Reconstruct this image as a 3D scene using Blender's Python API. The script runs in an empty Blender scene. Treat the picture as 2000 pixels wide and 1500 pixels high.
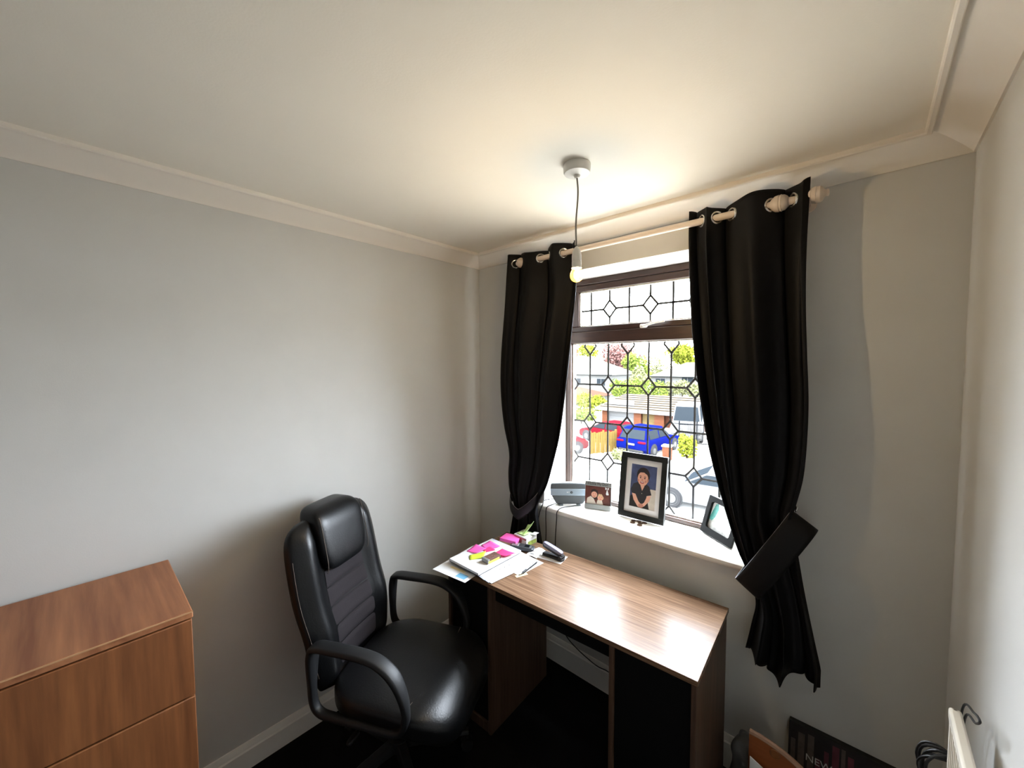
import bpy, bmesh, math, random
from mathutils import Vector, Matrix
random.seed(7)
C = bpy.context.scene.collection
PI = math.pi

# ------------------------------------------------------------------ camera
F_PX = 771.165
YAW, PITCH, ROLL = 0.735865, 0.05176, -0.0043307
CAM = Vector((1.9235, -1.8046, 1.72))
fw = Vector((-math.sin(YAW)*math.cos(PITCH), math.cos(YAW)*math.cos(PITCH), -math.sin(PITCH)))
r0 = Vector((math.cos(YAW), math.sin(YAW), 0)); u0 = r0.cross(fw)
rt = r0*math.cos(ROLL) + u0*math.sin(ROLL); up = -r0*math.sin(ROLL) + u0*math.cos(ROLL)
cd = bpy.data.cameras.new('camera'); cam = bpy.data.objects.new('camera', cd); C.objects.link(cam)
cd.sensor_width = 36; cd.sensor_fit = 'HORIZONTAL'; cd.lens = F_PX/2000*36; cd.clip_start = .02; cd.clip_end = 500
cam.matrix_world = Matrix(((rt.x, up.x, -fw.x, CAM.x), (rt.y, up.y, -fw.y, CAM.y), (rt.z, up.z, -fw.z, CAM.z), (0, 0, 0, 1)))
bpy.context.scene.camera = cam

def at(px, py, ax, val):
    """world point where the line of sight of a photo pixel meets the plane axis=val"""
    d = fw + rt*((px-1000)/F_PX) + up*((750-py)/F_PX)
    i = 'xyz'.index(ax)
    return CAM + d*((val-CAM[i])/d[i])

# ------------------------------------------------------------------ sky, sun, exposure
SKY = 5.0
SUN = 6.0
BULB = 470.0
EXPOSURE = 1.63
sc = bpy.context.scene
sc.view_settings.view_transform = 'Standard'; sc.view_settings.look = 'None'
sc.view_settings.gamma = 1; sc.view_settings.use_curve_mapping = False
sc.view_settings.exposure = EXPOSURE
sc.cycles.use_denoising = True
sc.cycles.max_bounces = 12; sc.cycles.diffuse_bounces = 8; sc.cycles.transparent_max_bounces = 16
sc.cycles.caustics_reflective = False; sc.cycles.caustics_refractive = False
sc.cycles.sample_clamp_indirect = 12
w = bpy.data.worlds.new('world'); sc.world = w; w.use_nodes = True
nt = w.node_tree; bg = nt.nodes['Background']
sky = nt.nodes.new('ShaderNodeTexSky'); sky.sky_type = 'HOSEK_WILKIE'; sky.turbidity = 5; sky.ground_albedo = .4
sky.sun_direction = Vector((.35, -.55, .76)).normalized()
mx = nt.nodes.new('ShaderNodeMix'); mx.data_type = 'RGBA'; mx.inputs[0].default_value = .6
nt.links.new(sky.outputs[0], mx.inputs[6]); mx.inputs[7].default_value = (5.2, 5.6, 6.2, 1)
nt.links.new(mx.outputs[2], bg.inputs[0]); bg.inputs[1].default_value = SKY
sl = bpy.data.lights.new('sun', 'SUN'); so = bpy.data.objects.new('sun', sl); C.objects.link(so)
sl.energy = SUN; sl.angle = .01; sl.color = (1, .95, .86)
so.rotation_euler = Vector((.35, -.55, .76)).to_track_quat('Z', 'Y').to_euler(); so.location = (0, -20, 30)
pl = bpy.data.lights.new('window_portal', 'AREA'); po = bpy.data.objects.new('window_portal', pl); C.objects.link(po)
pl.shape = 'RECTANGLE'; pl.size = 1.05; pl.size_y = 1.33; pl.cycles.is_portal = True
po.location = (1.05, .31, 1.555); po.rotation_euler = (-PI/2, 0, 0)

# ------------------------------------------------------------------ materials
def lin(c):
    return tuple(((x/255)/12.92 if x/255 <= .04045 else ((x/255+.055)/1.055)**2.4) for x in c) + (1,)
def mat(name, col, rough=.6, metal=0, spec=.5, noise=0, nscale=30, bump=0, bscale=200, coat=0, emit=None, es=0, srgb=True):
    m = bpy.data.materials.new(name); m.use_nodes = True
    n = m.node_tree.nodes; L = m.node_tree.links; b = n['Principled BSDF']
    col = lin(col) if srgb else tuple(col) + (1,)
    b.inputs['Base Color'].default_value = col; b.inputs['Roughness'].default_value = rough
    b.inputs['Metallic'].default_value = metal; b.inputs['Specular IOR Level'].default_value = spec
    b.inputs['Coat Weight'].default_value = coat; b.inputs['Coat Roughness'].default_value = .15
    tc = n.new('ShaderNodeTexCoord')
    if noise:
        nz = n.new('ShaderNodeTexNoise'); nz.inputs['Scale'].default_value = nscale; nz.inputs['Detail'].default_value = 5
        L.new(tc.outputs['Object'], nz.inputs['Vector'])
        mr = n.new('ShaderNodeMapRange'); mr.inputs['From Min'].default_value = .25; mr.inputs['From Max'].default_value = .75
        mr.inputs['To Min'].default_value = 1-noise; mr.inputs['To Max'].default_value = 1+noise
        L.new(nz.outputs['Fac'], mr.inputs['Value'])
        mm = n.new('ShaderNodeMix'); mm.data_type = 'RGBA'; mm.blend_type = 'MULTIPLY'; mm.inputs[0].default_value = 1
        mm.inputs[6].default_value = col; L.new(mr.outputs[0], mm.inputs[7]); L.new(mm.outputs[2], b.inputs['Base Color'])
    if bump:
        nb = n.new('ShaderNodeTexNoise'); nb.inputs['Scale'].default_value = bscale; nb.inputs['Detail'].default_value = 3
        L.new(tc.outputs['Object'], nb.inputs['Vector'])
        bp = n.new('ShaderNodeBump'); bp.inputs['Strength'].default_value = bump; bp.inputs['Distance'].default_value = .004
        L.new(nb.outputs['Fac'], bp.inputs['Height']); L.new(bp.outputs[0], b.inputs['Normal'])
    if emit:
        b.inputs['Emission Color'].default_value = tuple(emit) + (1,); b.inputs['Emission Strength'].default_value = es
    return m
def wood(name, c1, c2, axis='X', stretch=14, scale=5, rough=.35, spec=.5, fine=.5, coat=0):
    """grain that runs along one axis: stretched noise, long streaks over fine ones"""
    m = bpy.data.materials.new(name); m.use_nodes = True
    n = m.node_tree.nodes; L = m.node_tree.links; b = n['Principled BSDF']
    tc = n.new('ShaderNodeTexCoord'); mp = n.new('ShaderNodeMapping')
    s = [scale*stretch]*3; s['XYZ'.index(axis)] = scale
    mp.inputs['Scale'].default_value = s; L.new(tc.outputs['Object'], mp.inputs['Vector'])
    n1 = n.new('ShaderNodeTexNoise'); n1.inputs['Scale'].default_value = .35; n1.inputs['Detail'].default_value = 8
    n1.inputs['Roughness'].default_value = .65; n1.inputs['Distortion'].default_value = .6
    L.new(mp.outputs[0], n1.inputs['Vector'])
    n2 = n.new('ShaderNodeTexNoise'); n2.inputs['Scale'].default_value = 1.6; n2.inputs['Detail'].default_value = 6
    L.new(mp.outputs[0], n2.inputs['Vector'])
    ad = n.new('ShaderNodeMix'); ad.inputs[0].default_value = fine; L.new(n1.outputs['Fac'], ad.inputs[2]); L.new(n2.outputs['Fac'], ad.inputs[3])
    cr = n.new('ShaderNodeValToRGB'); cr.color_ramp.elements[0].position = .36; cr.color_ramp.elements[1].position = .64
    cr.color_ramp.elements[0].color = lin(c1); cr.color_ramp.elements[1].color = lin(c2)
    L.new(ad.outputs[0], cr.inputs[0]); L.new(cr.outputs[0], b.inputs['Base Color'])
    b.inputs['Roughness'].default_value = rough; b.inputs['Specular IOR Level'].default_value = spec
    b.inputs['Coat Weight'].default_value = coat; b.inputs['Coat Roughness'].default_value = .2
    bp = n.new('ShaderNodeBump'); bp.inputs['Strength'].default_value = .12; bp.inputs['Distance'].default_value = .002
    L.new(n2.outputs['Fac'], bp.inputs['Height']); L.new(bp.outputs[0], b.inputs['Normal'])
    return m
def glassy(name, tint=(1, 1, 1), gloss=.06, rough=0):
    m = bpy.data.materials.new(name); m.use_nodes = True
    n = m.node_tree.nodes; L = m.node_tree.links; n.remove(n['Principled BSDF'])
    t = n.new('ShaderNodeBsdfTransparent'); t.inputs[0].default_value = tuple(tint) + (1,)
    g = n.new('ShaderNodeBsdfGlossy'); g.inputs['Roughness'].default_value = rough
    mxx = n.new('ShaderNodeMixShader'); mxx.inputs[0].default_value = gloss
    L.new(t.outputs[0], mxx.inputs[1]); L.new(g.outputs[0], mxx.inputs[2]); L.new(mxx.outputs[0], n['Material Output'].inputs[0])
    return m

M = {}
M['wall'] = mat('grey_wall_paint', (204, 204, 201), .75, noise=.02, nscale=6, bump=.05, bscale=260)
M['ceiling'] = mat('ceiling_paint', (236, 231, 219), .8, noise=.015, nscale=4, bump=.06, bscale=180)
M['cornice'] = mat('cornice_paint', (232, 226, 216), .7)
M['white'] = mat('white_gloss_paint', (232, 229, 222), .3)
M['skirt'] = mat('skirting_paint', (236, 234, 228), .4)
M['carpet'] = mat('black_carpet', (17, 17, 18), .95, spec=.1, noise=.4, nscale=300, bump=.6, bscale=700)
M['frame'] = wood('rosewood_upvc', (38, 22, 16), (64, 40, 31), 'X', 10, 5, .35)
M['framev'] = wood('rosewood_upvc_upright', (38, 22, 16), (64, 40, 31), 'Z', 10, 5, .35)
M['lead'] = mat('lead_strip', (70, 70, 70), .8, spec=.05)
M['glass'] = glassy('window_glass', (.97, .985, .98), .04)
M['curtain'] = mat('black_curtain', (13, 13, 15), .6, spec=.18, noise=.1, nscale=40, bump=.12, bscale=500)
M['band'] = mat('blue_black_sateen', (19, 19, 26), .4, spec=.35, bump=.08, bscale=500)
M['hem'] = mat('pale_hem_piping', (120, 118, 120), .6)
M['rail'] = mat('rail_white', (214, 200, 186), .4)
M['chrome'] = mat('eyelet_metal', (190, 188, 184), .22, 1)
M['plastic_white'] = mat('white_plastic', (216, 213, 205), .4)
M['cord'] = mat('cord_grey', (120, 116, 106), .6)
M['leather'] = mat('black_leather', (11, 12, 14), .36, spec=.38, noise=.15, nscale=14, bump=.12, bscale=160)
M['seatfabric'] = mat('charcoal_fabric', (46, 42, 45), .85, spec=.2, noise=.12, nscale=220, bump=.3, bscale=900)
M['armplastic'] = mat('black_arm_plastic', (24, 25, 27), .5, spec=.4, bump=.06, bscale=600)
M['stitch'] = mat('stitch_thread', (86, 76, 68), .7)
M['black'] = mat('black_board', (6, 6, 7), .6, spec=.2)
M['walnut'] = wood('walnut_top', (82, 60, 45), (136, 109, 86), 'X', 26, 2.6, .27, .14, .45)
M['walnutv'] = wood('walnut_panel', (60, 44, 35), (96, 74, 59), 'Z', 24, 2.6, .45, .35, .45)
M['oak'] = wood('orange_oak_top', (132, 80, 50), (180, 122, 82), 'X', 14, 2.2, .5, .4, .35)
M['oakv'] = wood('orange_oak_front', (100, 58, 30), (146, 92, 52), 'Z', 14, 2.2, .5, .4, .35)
M['paper'] = mat('white_paper', (216, 216, 216), .8, spec=.2)
M['paper2'] = mat('bluish_paper', (196, 204, 222), .7)
M['pink'] = mat('pink_note', (238, 96, 178), .7)
M['hotpink'] = mat('hot_pink_note', (243, 52, 118), .7)
M['lime'] = mat('lime_note', (196, 218, 62), .7)
M['palegreen'] = mat('pale_green_note', (196, 226, 150), .7)
M['cream'] = mat('cream_card', (226, 210, 160), .7)
M['tan'] = mat('tan_card', (190, 160, 120), .7)
M['ink'] = mat('ink_black', (18, 18, 22), .6)
M['inkblue'] = mat('ink_blue', (110, 170, 205), .6)
M['steel'] = mat('dark_steel', (70, 72, 76), .35, .8)
M['greyplastic'] = mat('grey_plastic', (62, 66, 70), .4)
M['greysilver'] = mat('silver_plastic', (138, 152, 162), .32, .3)
M['router'] = mat('router_grey', (66, 70, 72), .45)
M['framewood'] = mat('black_frame', (20, 21, 18), .5, spec=.25)
M['mount'] = mat('mount_board', (206, 203, 200), .8)
M['pewter'] = mat('pewter', (140, 142, 140), .4, .5)
M['silverlip'] = mat('silver_lip', (170, 170, 168), .3, .7)
M['coin'] = mat('bronze_coin', (92, 66, 44), .4, .7)
M['radiator'] = mat('radiator_enamel', (226, 219, 205), .35)
M['rubber'] = mat('black_rubber', (10, 10, 11), .5)
M['greybag'] = mat('grey_bag', (92, 94, 95), .5, noise=.2, nscale=12, bump=.4, bscale=30)

# ------------------------------------------------------------------ builders
class MB:
    def __init__(s): s.v = []; s.f = []; s.mi = []
    def add(s, vs, fs, mi=0):
        o = len(s.v); s.v += [tuple(p) for p in vs]
        s.f += [tuple(i+o for i in f) for f in fs]; s.mi += [mi]*len(fs); return s
    def box(s, a, b, mi=0):
        x0, y0, z0 = a; x1, y1, z1 = b
        x0, x1 = min(x0, x1), max(x0, x1); y0, y1 = min(y0, y1), max(y0, y1); z0, z1 = min(z0, z1), max(z0, z1)
        return s.add([(x0,y0,z0),(x1,y0,z0),(x1,y1,z0),(x0,y1,z0),(x0,y0,z1),(x1,y0,z1),(x1,y1,z1),(x0,y1,z1)],
                     [(0,3,2,1),(4,5,6,7),(0,1,5,4),(1,2,6,5),(2,3,7,6),(3,0,4,7)], mi)
    def prism(s, poly, d, mi=0):
        """poly: 3-D ring (counter-clockwise seen from +d), pushed along d"""
        n = len(poly); P = [Vector(p) for p in poly]; d = Vector(d)
        return s.add(P + [p+d for p in P], [tuple(range(n))[::-1], tuple(range(n, 2*n))] + [(i, (i+1) % n, n+(i+1) % n, n+i) for i in range(n)], mi)
    def grid(s, fn, nu, nv, mi=0, cu=False, cv=False):
        vs = [fn(i/(nu if cu else nu-1), j/(nv if cv else nv-1)) for j in range(nv) for i in range(nu)]
        fs = []
        for j in range(nv if cv else nv-1):
            for i in range(nu if cu else nu-1):
                a = j*nu+i; b = j*nu+(i+1) % nu; c2 = ((j+1) % nv)*nu+(i+1) % nu; d = ((j+1) % nv)*nu+i
                fs.append((a, b, c2, d))
        return s.add(vs, fs, mi)
    def tube(s, pts, r, n=10, mi=0, closed=False, caps=True):
        P = [Vector(p) for p in pts]; m = len(P); vs = []; nrm = None
        for k in range(m):
            t = (P[(k+1) % m]-P[k-1]) if closed else (P[min(k+1, m-1)]-P[max(k-1, 0)])
            t.normalize()
            if nrm is None:
                nrm = t.orthogonal().normalized()
            else:
                nrm = (nrm - t*nrm.dot(t)); nrm = nrm.normalized() if nrm.length > 1e-6 else t.orthogonal().normalized()
            b = t.cross(nrm); rr = r[k] if isinstance(r, (list, tuple)) else r
            vs += [P[k] + (nrm*math.cos(2*PI*i/n) + b*math.sin(2*PI*i/n))*rr for i in range(n)]
        fs = []
        for k in range(m if closed else m-1):
            for i in range(n):
                a = k*n+i; b2 = k*n+(i+1) % n; c2 = ((k+1) % m)*n+(i+1) % n; d = ((k+1) % m)*n+i
                fs.append((a, b2, c2, d))
        if caps and not closed: fs += [tuple(range(n))[::-1], tuple(range((m-1)*n, m*n))]
        return s.add(vs, fs, mi)
    def lathe(s, prof, n=24, o=(0, 0, 0), axis='z', mi=0):
        vs = []; o = Vector(o)
        for r, z in prof:
            for i in range(n):
                a = 2*PI*i/n; p = (r*math.cos(a), r*math.sin(a), z)
                if axis == 'x': p = (p[2], p[0], p[1])
                if axis == 'y': p = (p[1], p[2], p[0])
                vs.append(o+Vector(p))
        m = len(prof)
        fs = [(k*n+i, k*n+(i+1) % n, (k+1)*n+(i+1) % n, (k+1)*n+i) for k in range(m-1) for i in range(n)]
        fs += [tuple(range(n))[::-1], tuple(range((m-1)*n, m*n))]
        return s.add(vs, fs, mi)
    def superq(s, c, a, e1=.4, e2=.4, nu=40, nv=20, fn=None, mi=0):
        def sp(x, e): return math.copysign(abs(x)**e, x)
        def g(u, v):
            w_ = 2*PI*u; h = -PI/2+PI*v; h = max(-PI/2+1e-4, min(PI/2-1e-4, h))
            p = Vector((a[0]*sp(math.cos(h), e1)*sp(math.cos(w_), e2), a[1]*sp(math.cos(h), e1)*sp(math.sin(w_), e2), a[2]*sp(math.sin(h), e1)))
            if fn: p = fn(p)
            return p+Vector(c)
        o = len(s.v); s.grid(g, nu, nv, mi, cu=True)
        s.f += [tuple(o+i for i in range(nu))[::-1], tuple(o+(nv-1)*nu+i for i in range(nu))]; s.mi += [mi, mi]
        return s
    def build(s, name, mats, parent=None, bevel=0, smooth=True, loc=None, rotz=None, solid=0, subsurf=0, ang=.6, seg=2):
        me = bpy.data.meshes.new(name); me.from_pydata(s.v, [], s.f)
        if not isinstance(mats, (list, tuple)): mats = [mats]
        for m in mats: me.materials.append(m)
        for p, i in zip(me.polygons, s.mi): p.material_index = i
        bm = bmesh.new(); bm.from_mesh(me); bmesh.ops.remove_doubles(bm, verts=bm.verts, dist=1e-6)
        bmesh.ops.recalc_face_normals(bm, faces=bm.faces); bm.to_mesh(me); bm.free(); me.update()
        if smooth:
            me.shade_smooth(); me.set_sharp_from_angle(angle=ang)
        o = bpy.data.objects.new(name, me); C.objects.link(o)
        if parent: o.parent = parent
        if loc is not None: o.location = loc
        if rotz is not None: o.rotation_euler = (0, 0, rotz)
        if solid:
            md = o.modifiers.new('t', 'SOLIDIFY'); md.thickness = solid; md.offset = 0
        if bevel:
            md = o.modifiers.new('b', 'BEVEL'); md.width = bevel; md.segments = seg; md.limit_method = 'ANGLE'; md.angle_limit = .6; md.harden_normals = False
        if subsurf:
            md = o.modifiers.new('s', 'SUBSURF'); md.levels = subsurf; md.render_levels = subsurf
        return o
def tag(o, label, cat, group=None, kind=None):
    o['label'] = label; o['category'] = cat
    if group: o['group'] = group
    if kind: o['kind'] = kind
    return o
def thing(name, label, cat, loc=(0, 0, 0), rotz=0, group=None, rot=None):
    o = bpy.data.objects.new(name, None); o.empty_display_size = .05; C.objects.link(o)
    o.location = loc; o.rotation_euler = rot if rot else (0, 0, rotz)
    return tag(o, label, cat, group)
def struct(o): o['kind'] = 'structure'; return o
def B(a, b, mi=0): return MB().box(a, b, mi)
def copy_tree(o, parent=None):
    c = o.copy(); C.objects.link(c)
    if parent: c.parent = parent
    for ch in list(o.children): copy_tree(ch, c)
    return c
def text(name, body, size, m, parent, loc, rot, ext=.0003, align='CENTER'):
    cu = bpy.data.curves.new(name, 'FONT'); cu.body = body; cu.size = size; cu.extrude = ext; cu.align_x = align; cu.align_y = 'CENTER'
    cu.materials.append(m); f = bpy.data.objects.new(name+'_source', cu); C.objects.link(f); bpy.context.view_layer.update()
    me = bpy.data.meshes.new_from_object(f.evaluated_get(bpy.context.evaluated_depsgraph_get())); bpy.data.objects.remove(f); bpy.data.curves.remove(cu)
    o = bpy.data.objects.new(name, me); C.objects.link(o); o.parent = parent; o.location = loc; o.rotation_euler = rot
    return o
def spline(pts, per=8, closed=False):
    P = [Vector(p) for p in pts]; n = len(P); out = []
    for i in range(n if closed else n-1):
        p1 = P[i]; p2 = P[(i+1) % n]
        p0 = P[i-1] if (closed or i) else p1*2-p2
        p3 = P[(i+2) % n] if (closed or i+2 < n) else p2*2-p1
        for k in range(per):
            t = k/per
            out.append(.5*((2*p1) + (p2-p0)*t + (2*p0-5*p1+4*p2-p3)*t*t + (3*p1-p0-3*p2+p3)*t**3))
    if not closed: out.append(P[-1])
    return out
def interp(tab, x):
    if x <= tab[0][0]: return tab[0][1]
    for (a, va), (b, vb) in zip(tab, tab[1:]):
        if x <= b: return va + (vb-va)*(x-a)/(b-a)
    return tab[-1][1]
def smooth_interp(tab, x):
    n = len(tab)
    if x <= tab[0][0]: return tab[0][1]
    for i in range(n-1):
        a, va = tab[i]; b, vb = tab[i+1]
        if x <= b:
            t = (x-a)/(b-a)
            pm = tab[i-1] if i else (2*a-b, 2*va-vb); pn = tab[i+2] if i+2 < n else (2*b-a, 2*vb-va)
            m1 = (vb-pm[1])/(b-pm[0])*(b-a); m2 = (pn[1]-va)/(pn[0]-a)*(b-a)
            return (2*t**3-3*t*t+1)*va + (t**3-2*t*t+t)*m1 + (-2*t**3+3*t*t)*vb + (t**3-t*t)*m2
    return tab[-1][1]

# ------------------------------------------------------------------ room shell
W, YB, CEIL = 2.136, -2.75, 2.40
ZC = 2.336
struct(B((-.12, YB-.12, -.12), (W+.12, .32, 0)).build('floor', M['carpet'], smooth=False))
struct(B((-.12, YB-.12, CEIL), (W+.12, .32, CEIL+.15)).build('ceiling', M['ceiling'], smooth=False))
struct(B((-.12, YB-.12, 0), (0, .32, CEIL)).build('wall_left', M['wall'], smooth=False))
struct(B((W, YB-.12, 0), (W+.12, .32, CEIL)).build('wall_right', M['wall'], smooth=False))
struct(B((0, YB-.12, 0), (W, YB, CEIL)).build('wall_back', mat('back_wall_paint', (120, 118, 116), .8), smooth=False))  # unseen wall, made darker than the others to cut bounced light
X0, X1, Z0, Z1 = .537, 1.563, .872, 2.213           # window opening
ww = MB()
ww.box((0, 0, 0), (X0, .32, CEIL)); ww.box((X1, 0, 0), (W, .32, CEIL)); ww.box((X0, 0, 0), (X1, .32, Z0)); ww.box((X0, 0, Z1), (X1, .32, CEIL))
struct(ww.build('wall_window', M['wall'], smooth=False))
tr = MB()                                            # white plaster lining of the recess
tr.box((X0, .001, .905), (X0+.002, .22, Z1)); tr.box((X1-.002, .001, .905), (X1, .22, Z1)); tr.box((X0, .001, Z1-.002), (X1, .22, Z1))
struct(tr.build('trim_4', M['white'], smooth=False))
# cornice: profile (distance from wall, height)
prof = [(0, ZC), (.006, ZC), (.010, ZC+.006), (.026, ZC+.018), (.046, ZC+.031), (.068, ZC+.044), (.088, ZC+.053), (.098, ZC+.056),
        (.0985, ZC+.049), (.101, ZC+.0465), (.110, ZC+.0475), (.1135, ZC+.051), (.114, ZC+.064), (0, CEIL)]
def cornice(name, corners):                          # corners: per profile distance d -> the two mitred end points
    mb = MB(); n = len(prof)
    vs = [corners(d, 0)+(z,) for d, z in prof] + [corners(d, 1)+(z,) for d, z in prof]
    mb.add(vs, [(i, (i+1) % n, n+(i+1) % n, n+i) for i in range(n)] + [tuple(range(n)), tuple(range(n, 2*n))[::-1]])
    return struct(mb.build(name, M['cornice'], ang=.35))
cornice('trim_1', lambda d, e: (d, YB+d) if e == 0 else (d, -d))
cornice('trim_2', lambda d, e: (d, -d) if e == 0 else (W-d, -d))
cornice('trim_3', lambda d, e: (W-d, YB+d) if e == 0 else (W-d, -d))
def skirting(name, a, b, nrm, h):
    a = Vector(a); b = Vector(b); nn = Vector(nrm)
    pr = [(0, 0), (.018, 0), (.018, h-.03), (.014, h-.024), (.012, h-.012), (.006, h), (0, h)]
    mb = MB(); n = len(pr); vs = [a+nn*d+Vector((0, 0, z)) for d, z in pr] + [b+nn*d+Vector((0, 0, z)) for d, z in pr]
    mb.add(vs, [(i, (i+1) % n, n+(i+1) % n, n+i) for i in range(n)] + [tuple(range(n)), tuple(range(n, 2*n))[::-1]])
    return struct(mb.build(name, M['skirt'], ang=.35))
skirting('baseboard_left', (0, YB, 0), (0, 0, 0), (1, 0, 0), .112)
skirting('baseboard_window', (.018, 0, 0), (W-.018, 0, 0), (0, -1, 0), .14)
skirting('baseboard_right', (W, YB, 0), (W, 0, 0), (-1, 0, 0), .112)

# ------------------------------------------------------------------ window
win = bpy.data.objects.new('window_1', None); C.objects.link(win); win.location = (1.05, .25, .905); struct(win)
def WP(o): o.parent = win; o.matrix_parent_inverse = Matrix.Translation((-1.05, -.25, -.905)); return o
YF, YG = .22, .25
FX0, FX1, FZ0, FZ1 = .537, 1.563, .905, 2.211
def hbox(x0, x1, z0, z1, y0=YF, y1=.285, name='frame_rail'): return WP(B((x0, y0, z0), (x1, y1, z1)).build(name, M['frame'], bevel=.004))
def vbox(x0, x1, z0, z1, y0=YF, y1=.285, name='frame_upright'): return WP(B((x0, y0, z0), (x1, y1, z1)).build(name, M['framev'], bevel=.004))
vbox(FX0, FX0+.036, FZ0, FZ1); vbox(FX1-.036, FX1, FZ0, FZ1)
hbox(FX0+.036, FX1-.036, FZ1-.033, FZ1); hbox(FX0+.036, FX1-.036, FZ0, FZ0+.022)
hbox(FX0+.036, FX1-.036, 1.838, 1.905, YF-.004, .285, 'transom')
SX0, SX1, SZ0, SZ1 = FX0+.037, FX1-.037, 1.906, FZ1-.034        # opening top light
hbox(SX0, SX1, SZ1-.036, SZ1, YF+.006, .28, 'sash_rail'); hbox(SX0, SX1, SZ0, SZ0+.03, YF+.006, .28, 'sash_rail')
vbox(SX0, SX0+.05, SZ0+.03, SZ1-.036, YF+.006, .28, 'sash_stile'); vbox(SX1-.05, SX1, SZ0+.03, SZ1-.036, YF+.006, .28, 'sash_stile')
def beads(x0, x1, z0, z1, name, t=.007):
    mb = MB(); y0, y1 = YG-.012, YG+.004
    mb.box((x0, y0, z1-t), (x1, y1, z1)); mb.box((x0, y0, z0), (x1, y1, z0+t)); mb.box((x0, y0, z0), (x0+t, y1, z1)); mb.box((x1-t, y0, z0), (x1, y1, z1))
    return WP(mb.build(name, M['plastic_white'], smooth=False))
LX0, LX1, LZ0, LZ1 = FX0+.036, FX1-.036, FZ0+.022, 1.838
UX0, UX1, UZ0, UZ1 = SX0+.05, SX1-.05, SZ0+.03, SZ1-.036
beads(LX0, LX1, LZ0, LZ1, 'glazing_bead'); beads(UX0, UX1, UZ0, UZ1, 'glazing_bead')
def pane(x0, x1, z0, z1): return WP(MB().add([(x0, YG+.004, z0), (x1, YG+.004, z0), (x1, YG+.004, z1), (x0, YG+.004, z1)], [(0, 1, 2, 3)]).build('glass_pane', M['glass'], smooth=False))
pane(LX0, LX1, LZ0, LZ1); pane(UX0, UX1, UZ0, UZ1)
def lead(a, b, box):
    (x0, z0), (x1, z1) = a, b; bx0, bx1, bz0, bz1 = box; t0, t1 = 0., 1.
    dx, dz = x1-x0, z1-z0                                        # clip the strip to its pane
    for p, q in ((-dx, x0-bx0), (dx, bx1-x0), (-dz, z0-bz0), (dz, bz1-z0)):
        if abs(p) < 1e-9:
            if q < 0: return
        elif p < 0: t0 = max(t0, q/p)
        else: t1 = min(t1, q/p)
    if t1-t0 < 1e-4: return
    A = Vector((x0+dx*t0, 0, z0+dz*t0)); Bq = Vector((x0+dx*t1, 0, z0+dz*t1)); d = (Bq-A).normalized(); n_ = Vector((-d.z, 0, d.x))*(.0058 if z0 > 1.9 else .0052)
    y0 = YG+.0024; y1 = YG+.0038
    mb = MB(); mb.prism([A+n_+Vector((0, y1, 0)), A-n_+Vector((0, y1, 0)), Bq-n_+Vector((0, y1, 0)), Bq+n_+Vector((0, y1, 0))], (0, y0-y1, 0))
    WP(mb.build('lead_strip', M['lead'], smooth=False))
XL = [.570+.1193*i for i in range(9)]; DH, DW = .0485, .040
ROWS = [1.820, 1.594, 1.370, 1.146, .922]
lb = (LX0+.007, LX1-.007, LZ0+.007, LZ1-.007)
for r_, zr in enumerate(ROWS):
    for i, x in enumerate(XL):
        dia = (i + r_) % 2 == 1 if True else 0
        if dia:
            for a, b in (((x-DW, zr), (x, zr+DH)), ((x, zr+DH), (x+DW, zr)), ((x+DW, zr), (x, zr-DH)), ((x, zr-DH), (x-DW, zr))): lead(a, b, lb)
    if 0 < r_ < 4:
        for i in range(8):
            a, b = XL[i], XL[i+1]
            if (i + r_) % 2 == 1: a += DW
            else: b -= DW
            lead((a, zr), (b, zr), lb)
for i, x in enumerate(XL):
    ds = [zr for r_, zr in enumerate(ROWS) if (i + r_) % 2 == 1]
    zt = LZ1
    for zr in ds:
        lead((x, zt), (x, zr+DH), lb); zt = zr-DH
    lead((x, zt), (x, LZ0), lb)
ub = (UX0+.007, UX1-.007, UZ0+.007, UZ1-.007); ZU = 2.029
XU = [.576+.1190*i for i in range(9)]
for i, x in enumerate(XU):
    if i in (2, 4, 6):
        for a, b in (((x-DW, ZU), (x, ZU+DH)), ((x, ZU+DH), (x+DW, ZU)), ((x+DW, ZU), (x, ZU-DH)), ((x, ZU-DH), (x-DW, ZU))): lead(a, b, ub)
        lead((x, UZ1), (x, ZU+DH), ub); lead((x, ZU-DH), (x, UZ0), ub)
    else: lead((x, UZ1), (x, UZ0), ub)
for i in range(8):
    a, b = XU[i], XU[i+1]
    if i in (2, 4, 6): a += DW
    if i+1 in (2, 4, 6): b -= DW
    lead((a, ZU), (b, ZU), ub)
hd = MB(); hd.superq((1.033, YF-.006, 1.915), (.02, .008, .011), .5, .5, 16, 8)
hd.tube(spline([(1.033, YF-.016, 1.915), (1.06, YF-.028, 1.918), (1.10, YF-.032, 1.926), (1.15, YF-.026, 1.931)], 5), [.007]*6+[.006]*5+[.005]*5, 8)
WP(hd.build('window_handle', M['plastic_white']))
# window board with a rounded nose and horns
sb = MB(); nose = [(-.018, .872), (-.026, .875), (-.031, .882), (-.032, .889), (-.030, .897), (-.024, .903), (-.014, .905)]
sx0, sx1 = .487, 1.613
ring = nose + [(-.0005, .905), (-.0005, .872)]; n = len(ring)
sb.add([(sx0, y, z) for y, z in ring] + [(sx1, y, z) for y, z in ring], [(i, (i+1) % n, n+(i+1) % n, n+i) for i in range(n)] + [tuple(range(n)), tuple(range(n, 2*n))[::-1]])
sb.box((X0, -.0005, .872), (X1, .225, .905))
WP(sb.build('window_board', M['white'], ang=.5))

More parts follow.
